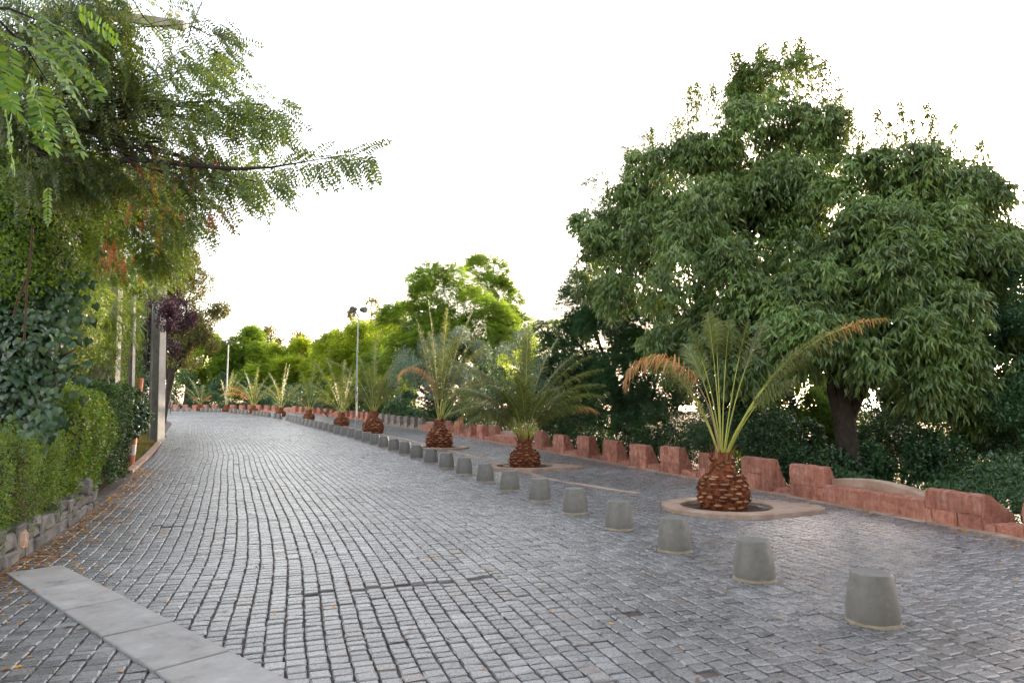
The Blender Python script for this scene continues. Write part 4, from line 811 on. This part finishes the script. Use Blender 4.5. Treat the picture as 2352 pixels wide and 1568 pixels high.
    Tp = at(-150, 330, 8.2); tube(tb, [base - [0, 0, .3], base + [.2, -.3, 1.6], Tp, tw[0]], [.16, .13, .1, .04], 9)
    for c, r in lob:
        st = Tp + g.normal(0, .1, 3); mid = (st + c) / 2 + [g.normal(0, .3), g.normal(0, .3), .5 + g.normal(0, .4)]; q = np.linspace(0, 1, 7)[:, None]; Q = (1 - q) ** 2 * st + 2 * q * (1 - q) * mid + q ** 2 * c; tube(tb, Q, .011 * (1.05 - .85 * q[:, 0]), 6)
        for e in range(7):
            a = Q[g.integers(3, 7)]; b_ = c + rdir(g, 1)[0] * r * .9; mid = (a + b_) / 2 + g.normal(0, .05, 3); tube(tb, [a, mid, b_], [.009, .006, .003], 4)
    tb.build('trunk', M['bark'], root)
canopy()
def sp_box_foliage(label, name, cat, lo, hi, axd, nl, leafmat, seed, L, W, fn=kite, core='twig', puff=.05, corein=.16, org=None, bulge=0.0, group=None):
    """clipped hedge: leaves all over a box lying between two corners in a frame with x axis axd, plus a hidden dark core added to block light"""
    g = rng(seed); lo = np.array(lo, float); hi = np.array(hi, float); ax = np.array([[axd[0], axd[1], 0], [-axd[1], axd[0], 0], [0, 0, 1.]]); org = np.asarray(org, float)
    root = empty(name, org, label, cat, group); mb = MB(); ext = hi - lo
    areas = np.array([ext[1] * ext[2], ext[1] * ext[2], ext[0] * ext[2], ext[0] * ext[2], ext[0] * ext[1]]); k = g.choice(5, nl, p=areas / areas.sum())
    U = g.uniform(0, 1, (nl, 3)); nr = np.zeros((nl, 3))
    for f, (a, v) in enumerate(((0, 0.), (0, 1.), (1, 0.), (1, 1.), (2, 1.))):
        m = k == f; U[m, a] = v; nr[m, a] = 2 * v - 1
    P = lo + U * ext
    w_ = puff * (np.sin(P[:, 0] * 5.3 + P[:, 2] * 3.1) + np.sin(P[:, 1] * 6.1 - P[:, 2] * 4.7 + 1) + np.sin(P[:, 0] * 11 + P[:, 1] * 9)) * .6
    P = P + nr * (w_ - np.abs(g.normal(0, puff * 1.2, nl)))[:, None]
    if bulge: P[:, :2] += nr[:, :2] * (bulge * np.sin(U[:, 2:3] * math.pi))
    D = nrm(nr * .7 + rdir(g, nl) + [0, 0, .15]); Nn = nrm(nr + rdir(g, nl) * .7 + [0, 0, .3])
    fn(org + P @ ax, D @ ax, Nn @ ax, L * g.uniform(.6, 1.3, nl), W * g.uniform(.7, 1.25, nl), mb); mb.build('foliage', M[leafmat], root)
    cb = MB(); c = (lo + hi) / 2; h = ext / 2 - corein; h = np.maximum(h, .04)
    box(cb, org + c @ ax, h, ax, 0, .03, g, .05); cb.build('shade_core', M[core], root); return root
def hd(s): h = heading(s); return h
def P3(px, Y): return np.array([ray(px, 940)[0] * Y, Y, gz(Y)])
# clipped hedges along the left kerb: (x along the road, y to the left)
a0 = hd(7.5)
sp_box_foliage('dark clipped block hedge with flat top, left of the short worn post', 'clipped_hedge', 'hedge', (0, 0, .2), (2.3, 1.0, 2.0), a0, 26000, 'lf_hedge_dark', 81, .05, .03, org=P3(262, 12.4) + [0, 0, 0], puff=.05)
sp_box_foliage('tall bright yellow green leafy bush bulging over the low stone wall', 'leafy_bush', 'hedge', (0, 0, .3), (2.2, 1.1, 1.86), a0, 20000, 'lf_hedge', 82, .055, .036, org=P3(195, 9.6) + [-.1, 0, 0], puff=.09, bulge=.1)
sp_box_foliage('low fine leaved lime green bush at the lower left edge, above the low stone wall', 'fine_bush', 'hedge', (0, 0, .25), (2.8, 1.3, 1.32), a0, 42000, 'lf_hedge', 83, .034, .014, org=P3(60, 6.55) + [-.28, 0, 0], puff=.09, bulge=.12)
sp_box_foliage('glossy ivy bush hanging over the second stone wall beside the worn post', 'ivy_bush', 'hedge', (0, 0, .75), (2.2, 1.0, 1.95), hd(12), 9000, 'lf_ivy', 84, .10, .09, heart, org=P3(318, 15.8) + [-.2, 0, 0], puff=.12, bulge=.1)
sp_box_foliage('tall green climber covered hedge behind the slim concrete poles', 'climber_hedge', 'hedge', (0, 0, .3), (14.0, .9, 5.4), nrm(np.array([-.39, .92])), 110000, 'lf_locust_mid', 85, .075, .045, org=P3(165, 13) + [-.35, 0, 0], puff=.16, corein=.25)
sp_box_foliage('dark ivy column between the climber hedge and the big concrete pole', 'ivy_column', 'hedge', (0, 0, 0), (3.5, 1.0, 4.6), hd(20), 14000, 'lf_ivy', 86, .09, .08, heart, org=P3(349, 27.5) + [-.4, 0, 0], puff=.14, corein=.25)
def ivy_tree():
    g = rng(91); base = P3(38, 7.9); root = empty('ivy_covered_tree', base, 'big leaning tree trunk smothered in dark glossy ivy at the left edge', 'tree')
    L_ = [(25, 640, 8.2, 120, 110, 80), (75, 560, 8.4, 95, 90, 80), (40, 800, 7.9, 95, 100, 60), (95, 700, 8.3, 50, 90, 50), (30, 900, 7.8, 70, 80, 50), (50, 470, 8.5, 130, 90, 80), (95, 830, 8.0, 40, 90, 30), (-40, 720, 8.2, 120, 200, 100), (140, 520, 9, 45, 80, 50), (-60, 450, 8.5, 120, 140, 100)]
    mb = MB(); sm = MB()
    for (px, py, Y, rx, ry, rd) in L_:
        c, r = lobe(px, py, Y, rx, ry, rd); A = rx * ry; n = int(A / 7.5); d = rdir(g, n); P = c + d * r * g.uniform(.72, 1.03, n)[:, None]
        D = nrm(d * .35 + rdir(g, n) * .5 + [0, 0, -1.0]); Nn = nrm(d + rdir(g, n) * .45 + [0, 0, .4]); heart(P, D, Nn, .085 * g.uniform(.6, 1.4, n), .085 * g.uniform(.7, 1.2, n), mb)
    for (px, py, Y, rx, ry) in [(170, 640, 8.8, 60, 70), (120, 500, 8.6, 110, 50), (185, 540, 9, 45, 45), (60, 420, 8.4, 120, 50), (220, 480, 9.4, 60, 70), (150, 400, 8.8, 100, 60), (40, 330, 8.4, 120, 70), (60, 500, 8.1, 110, 70), (120, 600, 8.2, 60, 70), (20, 620, 7.9, 90, 80), (10, 420, 8.0, 110, 70)]:
        c, r = lobe(px, py, Y, rx, ry); n = int(rx * ry / 2.6); d = rdir(g, n); P = c + d * r * g.uniform(.6, 1.15, n)[:, None]
        kite(P, nrm(rdir(g, n) + [0, 0, -.4]), nrm(d + rdir(g, n)), .055 * g.uniform(.6, 1.3, n), .03 * np.ones(n), sm)
    n = 420; u = g.uniform(0, 1, n); P = np.array([ (1 - a) * at(90, 1000, 7.6) + a * at(150, 620, 8.4) for a in u]) + g.normal(0, .13, (n, 3)); heart(P, nrm(rdir(g, n) * .5 + [0.2, -.2, -1]), nrm(rdir(g, n) * .5 + [.5, -1, .5]), .10 * g.uniform(.7, 1.3, n), .1 * np.ones(n), mb)
    mb.build('ivy', M['lf_ivy'], root); sm.build('small_leaves', M['lf_green'], root)
    tb = MB(); tube(tb, [base - [0, 0, .2], at(45, 960, 7.9), at(70, 850, 8.0), at(60, 650, 8.2), at(20, 400, 8.5), at(0, 100, 9)], [.17, .13, .12, .14, .13, .1], 10)
    for q in ([(75, 520, 7.4), (70, 600, 7.4), (62, 640, 7.4), (60, 700, 7.4), (55, 780, 7.4)], [(60, 640, 7.4), (40, 690, 7.4), (30, 730, 7.4)], [(175, 800, 7.8), (140, 820, 7.8), (130, 860, 7.8), (125, 900, 7.8)]):
        P = np.array([at(*e) for e in q]); vb = MB(); tube(vb, P, .012, 5); vb.build('vine_stem', M['bark_brown'], root)
    tb.build('trunk', M['bark_brown'], root)
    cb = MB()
    for (px, py, Y, rx, ry, rd) in L_:                # hidden dark cores added inside the ivy to block light
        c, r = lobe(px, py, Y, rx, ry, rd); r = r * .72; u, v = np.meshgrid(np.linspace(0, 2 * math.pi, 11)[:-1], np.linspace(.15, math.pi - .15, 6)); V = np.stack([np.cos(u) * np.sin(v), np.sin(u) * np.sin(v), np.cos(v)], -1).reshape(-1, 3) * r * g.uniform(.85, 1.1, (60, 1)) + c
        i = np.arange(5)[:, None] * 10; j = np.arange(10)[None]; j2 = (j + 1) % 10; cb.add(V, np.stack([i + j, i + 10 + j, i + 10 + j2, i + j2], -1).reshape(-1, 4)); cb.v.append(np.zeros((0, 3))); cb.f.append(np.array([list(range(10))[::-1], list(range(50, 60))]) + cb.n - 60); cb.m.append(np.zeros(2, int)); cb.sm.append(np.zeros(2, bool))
    cb.build('ivy_shade_core', M['twig'], root)
ivy_tree()
# low stone walls on the left
def stones(name, label, s0, s1, t, h0, h1, mat, seed, cw=.32, ch=.14, depth=.18):
    g = rng(seed); mb = MB(); s = s0
    while s < s1:
        w_ = cw * g.uniform(.6, 1.4); z = -.03; H = h0 + (h1 - h0) * (s - s0) / (s1 - s0) + g.uniform(-.04, .05)
        while z < H - .03:
            hh = min(ch * g.uniform(.7, 1.5), H - z + .02); c = sp3(s + w_ / 2, t - depth / 2 + g.uniform(-.012, .012)); h = heading(s); ax = np.array([[h[0], h[1], 0], [-h[1], h[0], 0], [0, 0, 1.]])
            box(mb, c + [0, 0, z + hh / 2], (w_ / 2 - .007, depth / 2, hh / 2 - .006), ax, 0, .014, g, .02); z += hh
        s += w_
    for k in range(2): pass
    b0, b1 = sp3(s0, t - depth / 2), sp3(s1, t - depth / 2); c = (b0 + b1) / 2; d = nrm(b1 - b0); ax = np.array([d, np.cross([0, 0, 1.], d), [0, 0, 1.]])
    box(mb, c + [0, 0, h0 / 2 - .06], (np.linalg.norm(b1 - b0) / 2, depth / 2 - .035, h0 / 2), ax, 0)
    return tag(mb.build(name, mat), label, 'wall')
sA, sB = s_at_px(-60, TL), s_at_px(232, TL)
stones('retaining_wall', 'low grey rubble stone wall under the lime green bushes at lower left', -5, sB, TL + .03, .30, .34, M['darkstone'], 61)
# boulder at its end
def rock(name, label, p, r, mat, seed, n=14):
    g = rng(seed); u, v = np.meshgrid(np.linspace(0, 2 * math.pi, n + 1)[:-1], np.linspace(.05, math.pi - .05, 9)); D = np.stack([np.cos(u) * np.sin(v), np.sin(u) * np.sin(v), np.cos(v)], -1).reshape(-1, 3)
    V = np.asarray(p) + np.sign(D) * np.abs(D) ** .75 * r * (1 + .12 * np.sin(D[:, :1] * 5 + D[:, 1:2] * 4 + seed)); V += g.normal(0, .008, V.shape)
    i = np.arange(8)[:, None] * n; j = np.arange(n)[None]; j2 = (j + 1) % n; mb = MB(); mb.add(V, np.stack([i + j, i + n + j, i + n + j2, i + j2], -1).reshape(-1, 4)); mb.add(V[:n], [list(range(n))]); mb.add(V[-n:], [list(range(n))[::-1]])
    return tag(mb.build(name, mat), label, 'rock')
q = sp3(s_at_px(208, TL), TL - .12); rock('boulder', 'rounded dark boulder capping the far end of the low rubble wall', q + [0, 0, .42], (.2, .24, .15), M['darkstone'], 3)
q = sp3(s_at_px(72, TL), TL - .05); rock('field_stone', 'single reddish brown stone set in the face of the low rubble wall', q + [0, 0, .2], (.1, .16, .11), M['sandstone'], 4)
stones('stone_wall', 'mauve grey stone wall under the glossy ivy bush, beyond the worn post', s_at_px(272, TL - .25), s_at_px(322, TL - .3), TL - .3, .8, .95, M['greystone'], 62, .34, .2, .25)
# grasses and litter on the bank by the big pole
mb = MB(); g = rng(66); n = 6000; s = g.uniform(13, 30, n); t = TL - .25 - g.uniform(0, 1, n) ** 1.3 * 1.1; P = sp3(s, t); D = nrm(np.c_[g.normal(0, .4, n), g.normal(0, .4, n), np.ones(n)]); kite(P, D, rdir(g, n), g.uniform(.04, .26, n), np.full(n, .014), mb)
tag(mb.build('grass', M['lf_grass']), kind='stuff')

# ------------------------------------------------------------------ poles
def hpole(name, label, p, w_, d_, H, yaw, lean=(0, 0), cross=None):
    root = empty(name, p, label, 'utility pole'); mb = MB(); c, s_ = math.cos(yaw), math.sin(yaw); ax = np.array([[c, s_, 0], [-s_, c, 0]])
    def prism(x0, x1, y0, y1, taper=.72):
        V = []
        for z, k in ((-.3, 1), (H, taper)):
            for x, y in ((x0, y0), (x1, y0), (x1, y1), (x0, y1)):
                o = (np.array([x, y]) * k) @ ax; V.append((p[0] + o[0] + lean[0] * z, p[1] + o[1] + lean[1] * z, p[2] + z))
        mb.add(V, [[0, 1, 2, 3][::-1], [4, 5, 6, 7], [0, 1, 5, 4], [1, 2, 6, 5], [2, 3, 7, 6], [3, 0, 4, 7]])
    f = w_ * .14
    prism(-w_ / 2, -w_ / 2 + f, -d_ / 2, d_ / 2); prism(w_ / 2 - f, w_ / 2, -d_ / 2, d_ / 2); prism(-w_ / 2 + f, w_ / 2 - f, -d_ * .30, d_ * .12)
    mb.build('shaft', M['pole'], root); hb = MB()
    for z in np.arange(.6, H - 1, .55):
        k = 1 - .28 * z / H; o = np.array([0, -d_ * .30 * k - .003]) @ ax; cc = np.array([p[0] + o[0] + lean[0] * z, p[1] + o[1] + lean[1] * z, p[2] + z]); t_ = np.array([ax[0][0], ax[0][1], 0.]); a = np.linspace(0, 2 * math.pi, 9)[:-1]
        hb.add([cc + (t_ * math.cos(e) + np.array([0, 0, 1.]) * math.sin(e)) * .018 for e in a], [list(range(8))])
    hb.build('bolt_hole', M['cable'], root)
    return root, ax
Pq = P3(362, 25.2); hpole('concrete_pole', 'large H section concrete utility pole standing beside the left kerb', Pq, .47, .34, 9.0, -.30, (-.026, 0))
Pa = P3(262, 16.6) ; rootA, axA = hpole('concrete_pole', 'slim pale concrete pole behind the clipped hedge, carrying a wooden crossarm at its top', Pa, .22, .17, 11.6, -.15, (-.022, 0))
Pb = P3(303, 21.5); hpole('concrete_pole', 'thin concrete pole in front of the climber hedge, between the other two poles', Pb, .17, .14, 5.2, -.2, (-.03, 0))
def crossarm():
    c = at(318, 42, 16.3); e0, e1 = at(229, 32, 16.5), at(424, 60, 16.1); d = nrm(e1 - e0); ax = np.array([d, nrm(np.cross([0, 0, 1.], d)), [0, 0, 1.]]); mb = MB(); g = rng(2)
    box(mb, (e0 + e1) / 2, (np.linalg.norm(e1 - e0) / 2, .06, .115), ax, 0, 0, g, .008); mb.build('crossarm', M['wood'], rootA)
    ib = MB()
    for k in (.36, .84, .93):
        p = e0 + (e1 - e0) * k + np.array([0, -.03, .12]); lathe(ib, [(.02, 0), (.02, .06), (.07, .08), (.085, .13), (.05, .15), (.075, .17), (.08, .22), (.03, .25)], p, 14)
    ib.build('insulator', M['porcelain'], rootA)
    sb = MB(); a = at(300, 75, 16.4); tube(sb, [at(316, 78, 16.3), at(336, 62, 16.2)], .012, 5); sb.build('brace', M['metal'], rootA)
    wb = MB()
    for k, (tx, ty, tY) in zip((.84, .93), ((390, -400, 6), (420, -420, 6))):
        p = e0 + (e1 - e0) * k + np.array([0, -.03, .38]); tube(wb, [p, (p + at(tx, ty, tY)) / 2 - [0, 0, .2], at(tx, ty, tY)], .006, 4)
    tube(wb, [at(340, 650, 20), at(338, 760, 20), at(334, 860, 20)], .012, 4)
    wb.build('wire', M['cable'], rootA)
crossarm()
# rendered wall stub behind slim pole
mb = MB(); p = P3(230, 16.6); h = hd(12); ax = np.array([[h[1], -h[0], 0], [h[0], h[1], 0], [0, 0, 1.]]); box(mb, p + [0, 0, 1.25], (.26, .1, 1.25), ax, 0, 0, rng(1), .02)
tag(mb.build('gate_pillar', M['render']), 'beige rendered gate pillar left of the slim concrete pole, just above the clipped hedge', 'pillar')
# small worn post and banded leaning pole
p = on_ground(258, 1104); root = empty('post', p, 'short worn white and pink wooden post at the corner of the clipped hedge', 'post'); mb = MB(); tube(mb, [p - [0, 0, .1], p + [0, 0, .5], p + [.02, 0, .93]], [.062, .06, .058], 12); mb.build('shaft', M['white_paint'], root)
p = P3(309, 17.3); top = at(324, 868, 17.6); root = empty('banded_pole', p, 'leaning pole with faded red and white bands beside the second stone wall', 'pole')
for k in range(8):
    a, b = k / 8, (k + 1) / 8 - .004; mb = MB(); tube(mb, [p + (top - p) * a, p + (top - p) * b], .062, 12); mb.build('red_band' if k % 2 == 0 or k == 7 else 'white_band', M['red_paint' if k % 2 == 0 or k == 7 else 'white_paint'], root)
def lamp(px0, Y, ytop, label, r=.055, yaw=0.0):
    p = P3(px0, Y); H = at(px0, ytop, Y)[2] - p[2]; root = empty('lamp_post', p, label, 'street lamp', 'twin floodlight lamp posts'); mb = MB(); tube(mb, [p - [0, 0, .1], p + [0, 0, H * .55], p + [0, 0, H]], [r * 1.25, r, r * .75], 10); mb.build('pole', M['metal'], root)
    mb = MB(); c_, s_ = math.cos(yaw), math.sin(yaw); d = np.array([c_, s_, 0]); t = p + [0, 0, H]; tube(mb, [t - d * .27, t + d * .27], .022, 6); tube(mb, [t - d * .24, t - d * .24 + [0, 0, .14]], .018, 6); tube(mb, [t + d * .24, t + d * .24 + [0, 0, .14]], .018, 6); mb.build('bracket', M['dark_metal'], root)
    for sg, aim in ((-1, (-.35, -.9, -.25)), (1, (.8, -.5, -.15))):
        c = t + d * .24 * sg + [0, 0, .25]; a = nrm(np.array(aim)); mb = MB(); tube(mb, [c - a * .2, c - a * .12, c + a * .04, c + a * .14], [.06, .12, .145, .16], 16); h_ = mb.build('floodlight', M['dark_metal'], root)
        gb = MB(); tube(gb, [c + a * .141, c + a * .155], .14, 16); go = gb.build('lens', M['glass'], None); go.parent = h_; go.location = (0, 0, 0)
lamp(818, 33.6, 722, 'tall twin floodlight lamp post standing left of the rust coloured palm bulb', .038, .5)
lamp(518.5, 64.5, 791, 'slim distant twin floodlight lamp post above the far palms', .065, 0)
# low metal box and timber at the side opening, far left
p = P3(386, 58); root = empty('utility_box', p, 'small grey roadside cabinet on legs beyond the big concrete pole', 'cabinet'); mb = MB(); box(mb, p + [0, 0, .75], (.28, .2, .32), None, 0, 0, rng(1), .03); mb.build('cabinet', M['dark_metal'], root)
for dx in (-.2, .2): mb = MB(); tube(mb, [p + [dx, 0, 0], p + [dx, 0, .45]], .03, 6); mb.build('leg', M['dark_metal'], root)

# ------------------------------------------------------------------ fallen leaves
mb = MB(); g = rng(77); n1, n2, n3 = 2600, 520, 500
s = np.r_[g.uniform(-4, 15, n1), g.uniform(-3, 30, n2), g.uniform(0, 20, n3)]; t = np.r_[TL + .06 + np.abs(g.normal(0, .30, n1)) * g.uniform(.2, 1.6, n1), g.uniform(TL, TW - .3, n2), TW - .2 - np.abs(g.normal(0, .25, n3))]
P = sp3(s, t, .012); n = len(P); a = g.uniform(0, 6.28, n); D = np.c_[np.cos(a), np.sin(a), g.normal(0, .12, n)]
oval(P, D, nrm(np.c_[g.normal(0, .25, n), g.normal(0, .25, n), np.ones(n)]), g.uniform(.03, .062, n), g.uniform(.018, .036, n), mb)
tag(mb.build('fallen_leaves', M['lf_fall']), kind='stuff')

# ------------------------------------------------------------------ undergrowth hugging the back of the parapet
def undergrowth():
    g = rng(500); mb = MB(); tb = MB(); s_ = g.uniform(-6, 78, 150000); hmax = .95 + .45 * np.sin(s_ * .9) + .35 * np.sin(s_ * 2.3 + 1) + .2 * np.sin(s_ * 5.1); hmax = np.maximum(hmax, .35)
    hmax = hmax * np.where(s_ > 8, 1.25, .62)
    u = g.uniform(0, 1, len(s_)) ** .7; h = hmax * u; t_ = TW + .62 + g.uniform(0, 1, len(s_)) ** 1.2 * 2.2 * (1.1 - .5 * u)
    P = sp3(s_, t_, 0); P[:, 2] += h - .25 * (t_ - TW - .6); n = len(P); L = np.where(s_ > 25, .15, .065) * g.uniform(.6, 1.3, n)
    kite(P, nrm(rdir(g, n) + [0, 0, .1]), nrm(rdir(g, n) + [-.3, -.3, .5]), L, L * .5, mb); tag(mb.build('undergrowth', M['lf_dark']), kind='stuff')
undergrowth()

# ------------------------------------------------------------------ unseen trees added behind the viewpoint to shade the near paving
def sky_block_tree(label, base, lobs, nl, seed):
    g = rng(seed); base = np.array(base, float); root = empty('added_shade_tree', base, label, 'tree', 'large unseen trees added behind the viewpoint for shade'); lobs = [(np.array(c, float), np.array(r_, float)) for c, r_ in lobs]
    C, Rr, O = clumps(lobs, g, 2.4, .7); mb = MB(); leaves_small(mb, C, Rr, O, g, nl, L=.18, W=.09); mb.build('crown', M['lf_dark'], root)
    tb = MB(); limbs(tb, base, lobs, g, .22, .6, C, 60); tb.build('trunk', M['bark'], root)
sky_block_tree('unseen tree added behind the viewpoint on the left bank to shade the paving', (-6.5, -5, .2), [((-4, -4, 6.4), (3.8, 3.2, 3)), ((-6, -7, 4.5), (4, 3, 4)), ((-2, -9, 4.8), (4, 3, 4))], 60000, 401)
sky_block_tree('unseen tree added behind the viewpoint over the parapet to shade the paving', (9, -4, -.2), [((6.5, -4, 6.4), (3.8, 3.2, 3)), ((2, -5, 7), (3.4, 3, 3)), ((10.5, 0, 5.2), (3, 3.5, 3.6)), ((8, -8, 4.6), (4, 3, 4)), ((3, -10, 4.8), (4, 3, 4))], 70000, 402)
